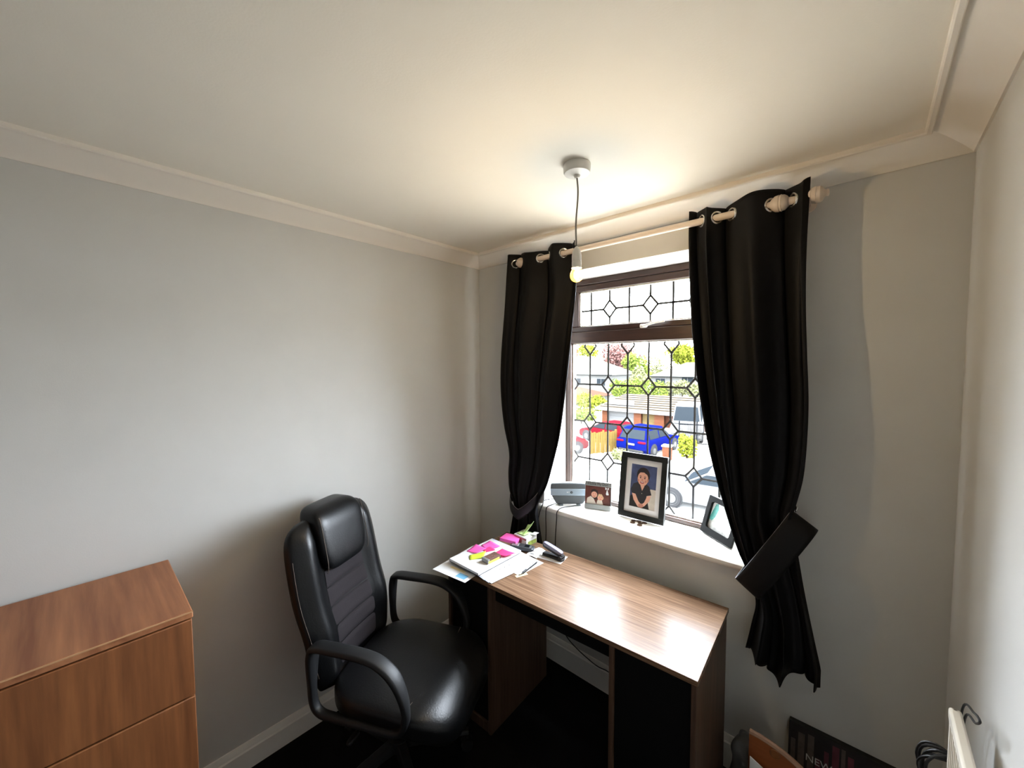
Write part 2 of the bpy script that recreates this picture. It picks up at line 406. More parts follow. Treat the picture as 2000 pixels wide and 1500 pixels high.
# ------------------------------------------------------------------ outside: the street below
GZ = -3.7
KS = (CAM.z-GZ)/4.47
def gp(px, py): p = at(px, py, 'z', GZ); return p
STREET_DIM = .044                                             # street colours darkened so the strong daylight does not wash them out
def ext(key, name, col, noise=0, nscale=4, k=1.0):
    c = lin(col)[:3]; M[key] = mat(name, tuple(x*STREET_DIM*k for x in c), .9, spec=0, noise=noise, nscale=nscale, srgb=False)
M['asphalt'] = mat('pale_asphalt', (128, 128, 126), .9, spec=0, noise=.08, nscale=1.5)
M['paving'] = mat('pale_paving', (142, 137, 128), .9, spec=0, noise=.08, nscale=3)
ext('leafgreen', 'leaf_green', (206, 234, 110), .45, 2, 1.5); ext('leaflime', 'leaf_lime', (226, 240, 90), .4, 2, 1.5)
ext('leafcopper', 'leaf_copper', (230, 172, 164), .4, 2, 1.5); ext('leafolive', 'leaf_olive', (230, 236, 166), .4, 2, 1.5)
ext('bark', 'bark', (120, 100, 84), .3, 8)
ext('rooftile', 'pale_roof_tile', (240, 240, 226), .1); ext('roofred', 'red_roof_tile', (236, 150, 128), .1)
ext('tanroof', 'tan_roof_felt', (246, 226, 196), .12, 3); ext('render', 'pale_render', (250, 250, 244), .05)
ext('gutter', 'grey_gutter', (130, 136, 136), k=.6); ext('brick', 'red_brick', (228, 150, 118), .25, 9); ext('brick2', 'orange_brick', (238, 158, 120), .2, 9)
ext('whitedoor', 'white_door', (252, 252, 252), k=1.2); ext('tandoor', 'tan_boards', (248, 214, 150), .1)
ext('fence', 'golden_fence', (248, 206, 120), .15, 6)
ext('blue', 'blue_car_paint', (44, 66, 222), k=.8); ext('redpaint', 'red_car_paint', (226, 60, 80), k=.9); ext('silver', 'silver_car_paint', (236, 238, 240), k=1.1)
ext('vanwhite', 'white_van_paint', (252, 252, 252), k=1.3); ext('carglass', 'car_glass', (132, 146, 158), k=.6); ext('tyre', 'tyre', (140, 140, 142))
ext('alloy', 'alloy_wheel', (236, 236, 234)); ext('taillight', 'tail_light', (240, 60, 96)); ext('plate', 'number_plate', (250, 246, 214), k=1.2)
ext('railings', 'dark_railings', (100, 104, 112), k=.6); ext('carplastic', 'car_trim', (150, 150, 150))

struct(B((-90, .5, GZ-.3), (60, 110, GZ)).build('ground', M['paving'], smooth=False))
rd = B((-70, 8.0*KS, GZ), (50, 13.2*KS, GZ+.012)); struct(rd.build('road', M['asphalt'], smooth=False))
for nm, y in (('kerb', 13.2*KS), ('kerb', 8.0*KS-.14)):
    struct(B((-70, y, GZ), (50, y+.14, GZ+.1)).build(nm, M['paving'], smooth=False))

def leaves(name, blobs, n, size, m, parent=None, seed=1, kind='stuff'):
    rng = random.Random(seed); mb = MB(); tot = sum(b[3]*b[4]*b[5] for b in blobs)
    for cx, cy, cz, a, b, c in blobs:
        for k in range(int(n*a*b*c/tot)+4):
            while True:
                q = Vector((rng.uniform(-1, 1), rng.uniform(-1, 1), rng.uniform(-1, 1)))
                if .25 < q.length < 1: break
            q *= (.55+.45*rng.random())/max(q.length, .5)
            p = Vector((cx+q.x*a, cy+q.y*b, cz+q.z*c)); s = size*rng.uniform(.6, 1.3)
            e1 = Vector((rng.uniform(-1, 1), rng.uniform(-1, 1), rng.uniform(-1, 1))).normalized(); e2 = e1.orthogonal().normalized()*s*.6; e1 *= s
            mb.add([p-e1, p-e2, p+e1, p+e2], [(0, 1, 2, 3)])
    o = mb.build(name, m, parent, smooth=False)
    if kind: o['kind'] = kind
    return o
def tree(px0, px1, pyt, pyb, Y, m, label, seed, n=1500, size=.22, group='trees beyond the houses', trunk=True):
    Y = Y*KS; a = at(px0, pyb, 'y', Y); b = at(px1, pyt, 'y', Y)
    cx, hw = (a.x+b.x)/2, abs(b.x-a.x)/2*1.75; z0, z1 = a.z, b.z
    t = thing('tree', label, 'tree', (cx, Y, GZ), group=group); rng = random.Random(seed*13+1)
    h0, h1 = z0-GZ, z1-GZ; bl = []
    for k in range(13):
        an = rng.uniform(0, 2*PI); rr = rng.uniform(0, .55)*hw
        q = rng.uniform(.15, .8); fall = 1-.45*q
        bl.append((math.cos(an)*rr*fall, math.sin(an)*rr*fall, h0+(h1-h0)*q, hw*.5*fall+.15, hw*.5*fall+.15, (h1-h0)*.24))
    leaves('crown', bl, int(n*1.7), size*1.15, m, t, seed)
    if trunk:
        MB().tube([(0, 0, 0), (.05, .03, h0*.5), (0, 0, h0+(h1-h0)*.5)], [.028*h1, .02*h1, .01*h1], 8).build('trunk', M['bark'], t)
    return t
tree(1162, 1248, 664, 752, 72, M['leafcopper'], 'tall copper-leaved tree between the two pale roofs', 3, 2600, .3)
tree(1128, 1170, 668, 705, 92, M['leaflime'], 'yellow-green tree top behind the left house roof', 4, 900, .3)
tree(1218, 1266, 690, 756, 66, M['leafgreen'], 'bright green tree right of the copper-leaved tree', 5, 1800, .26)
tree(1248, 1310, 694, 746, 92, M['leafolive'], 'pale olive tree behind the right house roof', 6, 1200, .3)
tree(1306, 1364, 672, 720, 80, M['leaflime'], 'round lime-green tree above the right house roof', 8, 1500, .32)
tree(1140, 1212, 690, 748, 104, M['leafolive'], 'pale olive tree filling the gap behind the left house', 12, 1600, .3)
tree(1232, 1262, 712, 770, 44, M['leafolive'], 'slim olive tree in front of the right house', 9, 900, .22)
def hedge(px0, px1, pyt, pyb, Y, m, label, seed, n=900, size=.16, depth=1.2, name='hedge', cat='hedge'):
    Y = Y*KS; a = at(px0, pyb, 'y', Y); b = at(px1, pyt, 'y', Y); zb = max(a.z, GZ)
    t = thing(name, label, cat, ((a.x+b.x)/2, Y, GZ)); L = abs(b.x-a.x); k = max(2, int(L/1.2)); rng = random.Random(seed)
    z0, z1 = zb-GZ, b.z-GZ; hh = (z1-z0)/2
    bl = [(-L/2+L*(i+.5)/k, rng.uniform(-.2, .2), z0+hh*rng.uniform(.85, 1.1), L/k*.75, depth*.5, hh) for i in range(k)]
    leaves('foliage', bl, n, size, m, t, seed)
    MB().tube([(0, 0, 0), (0, 0, max(z0+hh, .3))], .06, 6).build('stem', M['bark'], t)
    return t
hedge(1195, 1300, 742, 775, 36, M['leafgreen'], 'long green hedge behind the garage roof', 21, 2200)
hedge(1296, 1372, 744, 772, 37, M['leafolive'], 'olive hedge below the right house windows', 22, 1400)
hedge(1128, 1180, 770, 800, 30, M['leaflime'], 'lime hedge in front of the left house', 23, 1000)
hedge(1112, 1160, 799, 820, 23.5, M['leafgreen'], 'low green hedge above the red car', 24, 900)
hedge(1328, 1356, 850, 893, 17.6, M['leaflime'], 'small lime bush beside the dark railings', 25, 500, .11, .8, 'bush', 'bush')
hedge(1196, 1232, 880, 897, 15.2, M['leafolive'], 'low grey-green shrubs at the foot of the wooden fence', 26, 500, .09, .7, 'shrub', 'shrub')

def house(name, x0, x1, y0, y1, zw, zr, label, roofm, hip=2.0, wins=(), chimney=None):
    t = thing(name, label, 'house', ((x0+x1)/2, y0, GZ)); ox, oy = (x0+x1)/2, y0
    def q(x, y, z): return (x-ox, y-oy, z-GZ)
    MB().box(q(x0, y0, GZ), q(x1, y1, zw)).build('wall', M['render'], t, smooth=False)
    e = .35; ym = (y0+y1)/2
    v = [q(x0-e, y0-e, zw), q(x1+e, y0-e, zw), q(x1+e, y1+e, zw), q(x0-e, y1+e, zw), q(x0+hip, ym, zr), q(x1-hip, ym, zr)]
    MB().add(v, [(0, 1, 5, 4), (1, 2, 5), (2, 3, 4, 5), (3, 0, 4), (3, 2, 1, 0)]).build('roof', roofm, t, smooth=False)
    MB().box(q(x0-e, y0-e-.1, zw-.08), q(x1+e, y0-e, zw+.06)).build('gutter', M['gutter'], t, smooth=False)
    for wx, wz, ww_, wh in wins:
        f = MB().box(q(wx-ww_/2, y0-.06, wz-wh/2), q(wx+ww_/2, y0+.02, wz+wh/2)).build('window', M['whitedoor'], t, smooth=False)
        for k in range(2):
            a = wx-ww_/2+.07+k*(ww_-.07)/2
            MB().box(q(a, y0-.08, wz-wh/2+.07), q(a+(ww_-.21)/2, y0-.05, wz+wh/2-.07)).build('pane', M['carglass'], f, smooth=False)
    if chimney:
        cx, cy, cz = chimney
        mb = MB().box(q(cx-.4, cy-.4, zw), q(cx+.4, cy+.4, cz)); mb.box(q(cx-.46, cy-.46, cz-.2), q(cx+.46, cy+.46, cz)); mb.lathe([(.13, 0), (.13, .35)], 10, q(cx, cy, cz))
        mb.build('chimney', M['brick2'], t, smooth=False)
    return t
YL = 45*KS
a = at(1100, 731, 'y', YL); b = at(1197, 731, 'y', YL); pk = at(1130, 697, 'y', YL+4.5)
zwl = a.z
w1 = at(1127, 743, 'y', YL); w2 = at(1174, 744, 'y', YL)
ch = at(1122, 690, 'y', YL+4.5)
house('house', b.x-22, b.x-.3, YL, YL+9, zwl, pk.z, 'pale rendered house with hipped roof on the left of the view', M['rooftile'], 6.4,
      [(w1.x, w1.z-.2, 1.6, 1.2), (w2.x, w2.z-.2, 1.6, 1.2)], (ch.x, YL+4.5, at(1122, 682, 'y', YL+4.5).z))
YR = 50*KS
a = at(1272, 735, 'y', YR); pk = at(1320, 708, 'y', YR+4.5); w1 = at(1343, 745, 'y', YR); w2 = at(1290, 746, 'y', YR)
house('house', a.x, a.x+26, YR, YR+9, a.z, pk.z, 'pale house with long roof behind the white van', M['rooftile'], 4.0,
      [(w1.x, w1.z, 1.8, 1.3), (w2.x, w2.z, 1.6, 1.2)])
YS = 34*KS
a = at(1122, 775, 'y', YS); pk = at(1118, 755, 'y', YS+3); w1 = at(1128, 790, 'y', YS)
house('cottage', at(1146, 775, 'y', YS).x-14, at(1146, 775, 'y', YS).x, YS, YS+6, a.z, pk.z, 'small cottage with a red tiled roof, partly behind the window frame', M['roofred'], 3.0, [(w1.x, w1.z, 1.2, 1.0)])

# garage block across the road
YG_ = 25.5*KS
gl = at(1176, 800, 'y', YG_); gr = at(1376, 800, 'y', YG_); ze = at(1240, 799, 'y', YG_).z
g = thing('garage', 'low brick garage block with white door and shallow tan roof', 'garage', (gl.x, YG_, GZ))
gw = gr.x-gl.x+3; zh = ze-GZ
B((0, .25, 0), (gw, 5.5, zh)).build('wall', M['brick'], g, smooth=False)
zr_ = at(1240, 770, 'y', YG_+3.4).z-GZ
mb = MB()
v = [(-.5, -.4, zh-.05), (gw+.4, -.4, zh-.05), (gw+.4, 5.8, zh-.05), (-.5, 5.8, zh-.05), (.6, 3.4, zr_), (gw+.4, 3.4, zr_)]
mb.add(v, [(0, 1, 5, 4), (1, 2, 5), (2, 3, 4, 5), (3, 0, 4), (3, 2, 1, 0)]); mb.build('roof', M['tanroof'], g, smooth=False)
B((-.5, -.46, zh-.28), (gw+.4, -.36, zh-.02)).build('fascia', M['whitedoor'], g, smooth=False)
for k in range(7):
    f0 = (k+.6)/7.4; y = -.4+3.8*f0; z = zh-.05+(zr_-zh+.05)*f0
    B((-.2+.8*f0, y-.035, z), (gw+.4, y+.035, z+.05)).build('roof_batten', M['bark'], g, smooth=False)
def gx(px): return at(px, 815, 'y', YG_).x-gl.x
dr = B((gx(1188), .15, 0), (gx(1238), .27, zh-.3)).build('garage_door', M['whitedoor'], g, smooth=False)
for k in range(4): B((gx(1188)+.05, .12, .15+k*.5), (gx(1238)-.05, .15, .58+k*.5)).build('door_panel', M['whitedoor'], dr, smooth=False)
for p0, p1 in ((1177, 1187), (1239, 1253), (1279, 1298)): B((gx(p0), -.12, 0), (gx(p1), .26, zh-.28)).build('brick_pier', M['brick2'], g, smooth=False)
B((gx(1254), .1, 0), (gx(1278), .26, zh-.3)).build('boarded_door', M['tandoor'], g, smooth=False)

# vehicles
def car(name, label, pos, rotz, paint, L=4.6, Wd=1.86, H=1.62, roof=(.30, .94), cat='car', van=False):
    """x forward; profile stations along the length give sill, waist and roof"""
    t = thing(name, label, cat, (pos[0], pos[1], GZ), rotz); hl, hw = L/2, Wd/2
    gc = .28 if not van else .25; waist = .98 if not van else 1.25
    body = [(-hl, .5), (-hl, .86), (-hl+.08, waist+.06), (hl*.42, waist), (hl*.9, waist*.84), (hl, .66), (hl, .42), (hl-.15, gc), (-hl+.2, gc)]
    st = []
    for inset, dz in ((0, 0),):
        pass
    mb = MB(); n = len(body)
    secs = [(-hw, .90), (-hw*.97, .97), (-hw*.8, 1), (hw*.8, 1), (hw*.97, .97), (hw, .90)]
    vs = [(x*(1 if k in (2, 3) else (.985 if k in (1, 4) else .965)), y, gc+(z-gc)*(s if z > .6 else 1)) for k, (y, s) in enumerate(secs) for x, z in body]
    fs = [(k*n+i, k*n+(i+1) % n, (k+1)*n+(i+1) % n, (k+1)*n+i) for k in range(5) for i in range(n)] + [tuple(range(n))[::-1], tuple(range(5*n, 6*n))]
    mb.add(vs, fs); mb.build('body', paint, t, bevel=.03)
    rb = -hl+.10; rf = hl*.46 if not van else hl*.62
    cab = [(rb, waist-.02), (rb+.42 if not van else rb+.05, H-.06), (rb+.75, H), (rf-.95 if not van else rf-.4, H-.03), (rf, waist-.04)]
    m = len(cab); mb = MB(); vs = []
    for y in (-1, 1):
        for x, z in cab:
            f = (z-waist)/(H-waist); vs.append((x, y*hw*(.93-.17*max(f, 0)), z))
    mb.add(vs, [(i, (i+1) % m, m+(i+1) % m, m+i) for i in range(m)] + [tuple(range(m))[::-1], tuple(range(m, 2*m))])
    mb.build('cabin', paint, t, bevel=.05)
    def lerp(p, q, f): return (p[0]+(q[0]-p[0])*f, p[1]+(q[1]-p[1])*f)
    for y in (-1, 1):                                   # side windows follow the tumblehome
        for f0, f1 in ((.10, .47), (.51, .93)):
            lo0 = rb+.25+(rf-rb-.3)*f0; lo1 = rb+.25+(rf-rb-.3)*f1; zt = H-.14; zb = waist+.05
            tx0 = max(lo0, rb+.52); tx1 = min(lo1, rf-.85)
            yb = y*hw*(.93-.17*(zb-waist)/(H-waist)); yt = y*hw*(.93-.17*(zt-waist)/(H-waist)); o_ = y*.012
            MB().prism([(lo0, yb-o_, zb), (lo1, yb-o_, zb), (tx1, yt-o_, zt), (tx0, yt-o_, zt)], (0, 2*o_, 0)).build('side_window', M['carglass'], t, smooth=False)
    for p0, p1, nm, sgn in ((cab[0], cab[1], 'rear_window', -1), (cab[4], cab[3], 'windscreen', 1)):
        a_, b_ = lerp(p0, p1, .15), lerp(p0, p1, .9)
        ya = hw*(.93-.17*max(0, (a_[1]-waist)/(H-waist)))-.09; yb = hw*(.93-.17*(b_[1]-waist)/(H-waist))-.09
        MB().prism([(a_[0]+sgn*.015, -ya, a_[1]+.02), (a_[0]+sgn*.015, ya, a_[1]+.02), (b_[0]+sgn*.015, yb, b_[1]+.02), (b_[0]+sgn*.015, -yb, b_[1]+.02)], (-sgn*.03, 0, -.01)).build(nm, M['carglass'], t, smooth=False)
    for x in (-L*.29, L*.30):
        for y in (-1, 1):
            R_ = .36
            wl = MB().lathe([(R_*.6, -.11), (R_*.95, -.11), (R_, -.06), (R_, .06), (R_*.95, .11), (R_*.6, .11)], 20, (x, y*(hw-.06), R_), 'y').build('wheel', M['tyre'], t)
            rim = MB().lathe([(.02, y*.125), (.06, y*.13), (R_*.64, y*.10), (R_*.68, y*.116), (R_*.70, y*.09)], 20, (x, y*(hw-.06), R_), 'y')
            rim.build('rim', M['alloy'], wl)
            MB().lathe([(R_*1.02, y*.02), (R_*1.14, y*.03), (R_*1.14, y*.08), (R_*1.02, y*.08)], 20, (x, y*(hw-.06), R_), 'y').build('wheel_arch', M['tyre'], t)
    for y in (-1, 1):
        MB().superq((-hl+.04, y*(hw-.27), waist-.06), (.07, .24, .06), .5, .5, 16, 8).build('tail_light', M['taillight'], t)
        MB().superq((hl-.12, y*(hw-.28), .68), (.14, .2, .07), .5, .5, 16, 8).build('headlight', M['alloy'], t)
    B((-hl-.02, -.26, .72), (-hl+.02, .26, .83)).build('number_plate', M['plate'], t, smooth=False)
    B((-hl-.03, -hw*.8, .34), (-hl+.2, hw*.8, .48)).build('bumper', M['carplastic'], t, bevel=.03)
    return t
nw = gp(1275, 893); fwh = gp(1320, 877)
hdg = math.atan2(fwh.y-nw.y, fwh.x-nw.x)
d = Vector((math.cos(hdg), math.sin(hdg))); rgt = Vector((d.y, -d.x))
cpos = Vector((nw.x, nw.y)) + d*(4.6*.295) - rgt*.9
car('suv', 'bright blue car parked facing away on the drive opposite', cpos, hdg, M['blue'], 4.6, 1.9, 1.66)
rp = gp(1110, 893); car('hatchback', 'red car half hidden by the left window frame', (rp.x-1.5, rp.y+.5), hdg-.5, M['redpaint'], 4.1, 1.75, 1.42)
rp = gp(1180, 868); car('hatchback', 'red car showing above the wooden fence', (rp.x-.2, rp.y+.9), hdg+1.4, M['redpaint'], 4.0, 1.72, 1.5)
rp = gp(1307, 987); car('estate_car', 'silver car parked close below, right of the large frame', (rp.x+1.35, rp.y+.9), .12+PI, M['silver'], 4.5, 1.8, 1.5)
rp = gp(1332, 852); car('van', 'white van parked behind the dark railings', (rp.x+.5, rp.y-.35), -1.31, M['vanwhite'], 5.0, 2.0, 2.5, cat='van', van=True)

# fence, pillar, railings
p0 = gp(1154, 888); p1 = gp(1204, 883); t = thing('fence', 'golden wooden fence panel beside the blue car', 'fence', (p0.x, p0.y, GZ), math.atan2(p1.y-p0.y, p1.x-p0.x))
L_ = (Vector((p1.x, p1.y))-Vector((p0.x, p0.y))).length; nb = 11
for k in range(nb): B((k*L_/nb+.01, -.012+.008*(k % 2), .05), ((k+1)*L_/nb-.01, .02+.008*(k % 2), 1.3+.03*math.sin(k*2.1))).build('board', M['fence'], t, smooth=False)
for k in (0, .5, 1): B((k*L_-.05, .03, 0), (k*L_+.05, .13, 1.38)).build('post', M['fence'], t, smooth=False)
pp = gp(1303, 898); t = thing('brick_pillar', 'short orange brick pillar in front of the blue car wheel', 'pillar', (pp.x, pp.y, GZ), .1)
for k in range(9): B((-.22+.004*(k % 2), -.22, k*.085), (.22-.004*(k % 2), .22, k*.085+.075)).build('brick', M['brick2'], t, smooth=False)
B((-.26, -.26, .765), (.26, .26, .83)).build('cap', M['paving'], t, smooth=False)
p0 = gp(1326, 870); p1 = gp(1396, 874); t = thing('railings', 'dark metal railings in front of the white van', 'railings', (p0.x, p0.y, GZ), math.atan2(p1.y-p0.y, p1.x-p0.x))
L_ = (Vector((p1.x, p1.y))-Vector((p0.x, p0.y))).length; nb = 22
mb = MB()
for k in range(nb): mb.tube([(k*L_/nb, 0, .1), (k*L_/nb, 0, 1.5)], .014, 6)
o = mb.build('bar', M['railings'], t); o['kind'] = 'stuff'
for z in (.18, 1.4): B((0, -.02, z-.025), (L_, .02, z+.025)).build('rail', M['railings'], t, smooth=False)
for x in (0, L_*.5, L_): B((x-.04, -.04, 0), (x+.04, .04, 1.62)).build('post', M['railings'], t, smooth=False)

# ------------------------------------------------------------------ curtain rail and curtains
YR_, ZR = -.09, 2.288
t = thing('curtain_rail', 'white curtain rail with ribbed ball finials above the window', 'curtain rail', (1.05, YR_, ZR))
MB().tube([(-.56, 0, 0), (.70, 0, 0)], .0135, 14).build('rod', M['rail'], t)
fin = [(.0135, 0), (.016, .004), (.013, .010), (.019, .016), (.025, .026), (.0262, .030), (.0245, .031), (.027, .038), (.0285, .044), (.0265, .045), (.0265, .056), (.022, .062), (.014, .066), (.010, .070), (.012, .076), (.009, .079), (.002, .080)]
MB().lathe(fin, 20, (.676, 0, 0), 'x').build('finial', M['rail'], t)
MB().lathe([(r_, -z) for r_, z in fin][::-1], 20, (-.56, 0, 0), 'x').build('finial', M['rail'], t)
col = [(.0135, 0), (.02, .006), (.0265, .014), (.029, .026), (.0268, .027), (.0295, .034), (.0275, .035), (.026, .044), (.02, .052), (.0135, .056)]
MB().lathe(col, 20, (.588, 0, 0), 'x').build('ball_collar', M['rail'], t)
for x in (-.52, .69):
    mb = MB().box((x-.009, -.004, -.012), (x+.009, .09, .004)); mb.lathe([(.028, .078), (.026, .09)], 16, (x, 0, -.004), 'y'); mb.build('bracket', M['rail'], t, bevel=.002)

def curtain(label, ledge, redge, ztop, zbot, nw_, phase, amps, gx_, bottom=None, folds=None, seed=0, topwave=None, nu=190, nv=110):
    """a hanging sheet with folds: left/right edges per height, folds across, eyelets on the rail"""
    t = thing('curtain', label, 'curtain', (gx_, YR_, ZR)); rng = random.Random(seed)
    ph2 = rng.uniform(0, 6); ph3 = rng.uniform(0, 6)
    def pt(u, v):
        zt = ztop + (topwave(u) if topwave else 0); zb = zbot + (bottom(u) if bottom else 0)
        z = zt+(zb-zt)*v; zz = ztop+(zbot-ztop)*v
        xl = smooth_interp(ledge, -zz); xr = smooth_interp(redge, -zz)
        A = smooth_interp(amps, v)
        wob = .06*math.sin(3*v+ph2)*min(1, v*4)
        th = PI*smooth_interp(folds, u)+wob*4
        y = A*math.sin(th) + A*.35*min(1, v*3)*math.sin(2*th*1.37+ph3+2*v) + .006*math.sin(9*u+7*v+ph2)*min(1, v*5)
        # folds swing sideways as well, so that the cloth doubles back a little
        x = xl+(xr-xl)*u + min(.010, A*.22)*math.sin(2*th)*(1 if 0 < u < 1 else 0)
        return Vector((x-gx_, y, z-ZR))
    o = MB().grid(pt, nu, nv).build('drape', M['curtain'], t, solid=.0022, ang=3.2)
    k = 0
    for u, j in folds:                                   # one ring at each crossing of cloth and rail
        if not .02 < u < .98: continue
        p = pt(u, .0); q = pt(u+.01, .0); v_ = (pt(u+.004, .06)-pt(u-.004, .06)); v_.z = 0; v_.normalize(); nrm = Vector((-v_.y, v_.x, 0)); ctr = Vector((pt(u, .06).x, 0, 0))
        ring_ = [ctr+(v_*math.cos(a_)+Vector((0, 0, 1))*math.sin(a_))*.0215 for a_ in [2*PI*i/28 for i in range(28)]]
        MB().tube(ring_, .0045, 8, closed=True).build('eyelet', M['chrome'], t)
    return t
def edge(pxs, Y=-.09):
    r = []
    for px, py in pxs:
        p = at(px, py, 'y', Y); r.append((-p.z, p.x))
    return sorted(r)
el = edge([(992, 505), (988, 600), (983, 690), (982, 760), (987, 830), (995, 885), (992, 925), (993, 958), (1002, 990), (999, 1012), (994, 1045)], -.118)
er = edge([(1121, 488), (1126, 560), (1117, 650), (1106, 740), (1090, 850), (1078, 900), (1064, 950), (1050, 978), (1043, 998), (1045, 1020), (1050, 1050)], -.118)
el.append((-.62, el[-1][1]-.012)); er.append((-.62, er[-1][1]+.03))
curtain('black eyelet curtain on the left of the window, tied back', el, er, 2.333, .62, 0, 0,
        [(0, .03), (.1, .034), (.5, .032), (.74, .022), (.8, .02), (1, .028)], .55, seed=3, folds=[(-.05, -.8), (0, -.6), (.085, 0), (.18, 1), (.48, 2), (.61, 3), (.81, 4), (.96, 5), (1, 5.4), (1.05, 5.7)],
        topwave=lambda u: .008*math.sin(9*u+1))
cl = edge([(1344, 425), (1344, 475), (1350, 600), (1358, 700), (1369, 790), (1384, 880), (1401, 950), (1421, 1020), (1440, 1080), (1462, 1130), (1474, 1180), (1466, 1220), (1452, 1275)])
crr = edge([(1584, 368), (1581, 420), (1577, 500), (1576, 600), (1579, 700), (1582, 780), (1580, 850), (1572, 930), (1557, 985), (1548, 1015), (1560, 1075), (1573, 1150), (1589, 1230), (1604, 1300)])
zb_r = at(1530, 1305, 'y', YR_).z
curtain('black eyelet curtain on the right of the window, tied back by a wide band', cl, crr, 2.335, zb_r, 0, 0,
        [(0, .032), (.1, .038), (.45, .04), (.66, .03), (.72, .026), (.85, .034), (1, .045)], 1.55, seed=5, folds=[(-.05, -.2), (0, .1), (.13, 1), (.27, 2), (.40, 3), (.72, 4), (.88, 5), (1, 5.8), (1.05, 6)],
        bottom=lambda u: -.03*math.sin(PI*u*1.2)+.02*math.sin(11*u), topwave=lambda u: .010*math.sin(8*u+2.3)+.02*max(0, (u-.9)*10)**2)

def tieback(label, cx, rx, ry, zf, width, mats, hook, gap=0):
    t = thing('curtain_tieback', label, 'tieback', (cx, YR_, zf(0, -1)))
    z00 = zf(0, -1); n = 56
    mb = MB(); rows = 7
    def P(i, j):
        a_ = 2*PI*i/n; c_, s_ = math.cos(a_), math.sin(a_); w_ = width(c_, s_)
        bul = 1+.02*math.sin(PI*j/(rows-1))
        return Vector((rx*c_*bul, ry*s_*bul, zf(c_, s_)-z00+w_*(j/(rows-1)-.5)))
    vs = [P(i, j) for j in range(rows) for i in range(n)]
    fs = [(j*n+i, j*n+(i+1) % n, (j+1)*n+(i+1) % n, (j+1)*n+i) for j in range(rows-1) for i in range(n)]
    mb.add(vs, fs); mb.build('band', mats, t, solid=.003, ang=3)
    MB().tube([P(i, rows-1) for i in range(n)], .0016, 6, closed=True).build('piping', M['hem'], t)
    hk = MB(); hk.tube(spline([Vector((hook[0]-cx, .089, hook[1]-z00)), Vector((hook[0]-cx, .05, hook[1]-z00)), Vector((hook[0]-cx, .03, hook[1]-z00+.008)), Vector((hook[0]-cx, .03, hook[1]-z00+.02))], 4), .003, 8)
    hk.build('hook', M['chrome'], t)
    return t
pa = at(1024, 1003, 'y', YR_-.05)
lx = at(1000, 990, 'y', YR_).x; rx_ = at(1047, 985, 'y', YR_).x
tieback('dark blue-black tieback around the left curtain', (lx+rx_)/2, (rx_-lx)/2+.006, .05, lambda c, s: pa.z-.018+.052*abs(c)**1.2+.016*c+.03*(1+s), lambda c, s: .062, M['band'], (rx_-.05, pa.z+.02))
def slanted_tieback(label, q4, ry, hookpx):
    tl, bl2, br2, tr2 = [at(x, y, 'y', YR_-.03) for x, y in q4]
    L0, R0 = (tl+bl2)/2, (tr2+br2)/2; c0 = (L0+R0)/2; ax = (R0-L0)/2; wv = ((tl+tr2)-(bl2+br2))/2
    t = thing('curtain_tieback', label, 'tieback', (c0.x, YR_, c0.z)); n = 56; rows = 9
    def P(i, j):
        a_ = 2*PI*i/n; q = j/(rows-1)-.5; e = math.copysign(abs(math.cos(a_))**.8, math.cos(a_))
        return Vector((ax.x*e+wv.x*q, ry*math.sin(a_)*(1+.1*math.cos(PI*q))-.004, ax.z*e+wv.z*q))
    mb = MB(); mb.add([P(i, j) for j in range(rows) for i in range(n)], [(j*n+i, j*n+(i+1) % n, (j+1)*n+(i+1) % n, (j+1)*n+i) for j in range(rows-1) for i in range(n)])
    mb.build('band', M['curtain'], t, solid=.003, ang=3)
    MB().tube([P(i, rows-1) for i in range(n)], .0014, 6, closed=True).build('piping', M['hem'], t)
    h = at(*hookpx, 'y', -.03); hx, hz = h.x-c0.x, h.z-c0.z
    mb = MB().tube(spline([Vector((hx-.012, .088, hz)), Vector((hx-.008, .05, hz-.004)), Vector((hx, .035, hz+.002)), Vector((hx+.004, .04, hz+.016))], 5), .0028, 8)
    mb.lathe([(.010, .086), (.009, .09)], 14, (hx-.012, 0, hz), 'y'); mb.build('hook', M['chrome'], t)
    return t
slanted_tieback('wide black band tied around the right curtain', [(1430, 1130), (1483, 1178), (1591, 1038), (1548, 1004)], .062, (1556, 996))

# ------------------------------------------------------------------ pendant light
P0 = at(1127, 322, 'z', CEIL)
t = thing('pendant_light', 'bare lit bulb hanging on a cord from a white ceiling rose', 'light', (P0.x, P0.y, CEIL))
MB().lathe([(.046, 0), (.047, -.004), (.046, -.024), (.043, -.03), (.02, -.034), (.012, -.036), (.008, -.044), (.004, -.045)], 32).build('ceiling_rose', M['plastic_white'], t)
zb_ = 2.106-CEIL
MB().tube(spline([(0, 0, -.04), (.003, .002, -.1), (-.003, -.001, -.2), (0, 0, zb_)], 6), .003, 8).build('cord', M['cord'], t)
MB().lathe([(.004, zb_+.018), (.009, zb_+.012), (.014, zb_+.002), (.0165, zb_-.012), (.0165, zb_-.03), (.0155, zb_-.031), (.0165, zb_-.033), (.0165, zb_-.052), (.0175, zb_-.053), (.0175, zb_-.056), (.012, zb_-.056)], 24).build('lampholder', M['plastic_white'], t)
zc_ = zb_-.081
M['bulbglass'] = glassy('amber_bulb_glass', (1, .93, .74), .10, .02)
n_ = M['bulbglass'].node_tree.nodes; L_ = M['bulbglass'].node_tree.links
ad_ = n_.new('ShaderNodeAddShader'); em_ = n_.new('ShaderNodeEmission'); em_.inputs[0].default_value = (1, .52, .07, 1); em_.inputs[1].default_value = .9
old_ = n_['Material Output'].inputs[0].links[0].from_socket
L_.new(old_, ad_.inputs[0]); L_.new(em_.outputs[0], ad_.inputs[1]); L_.new(ad_.outputs[0], n_['Material Output'].inputs[0])
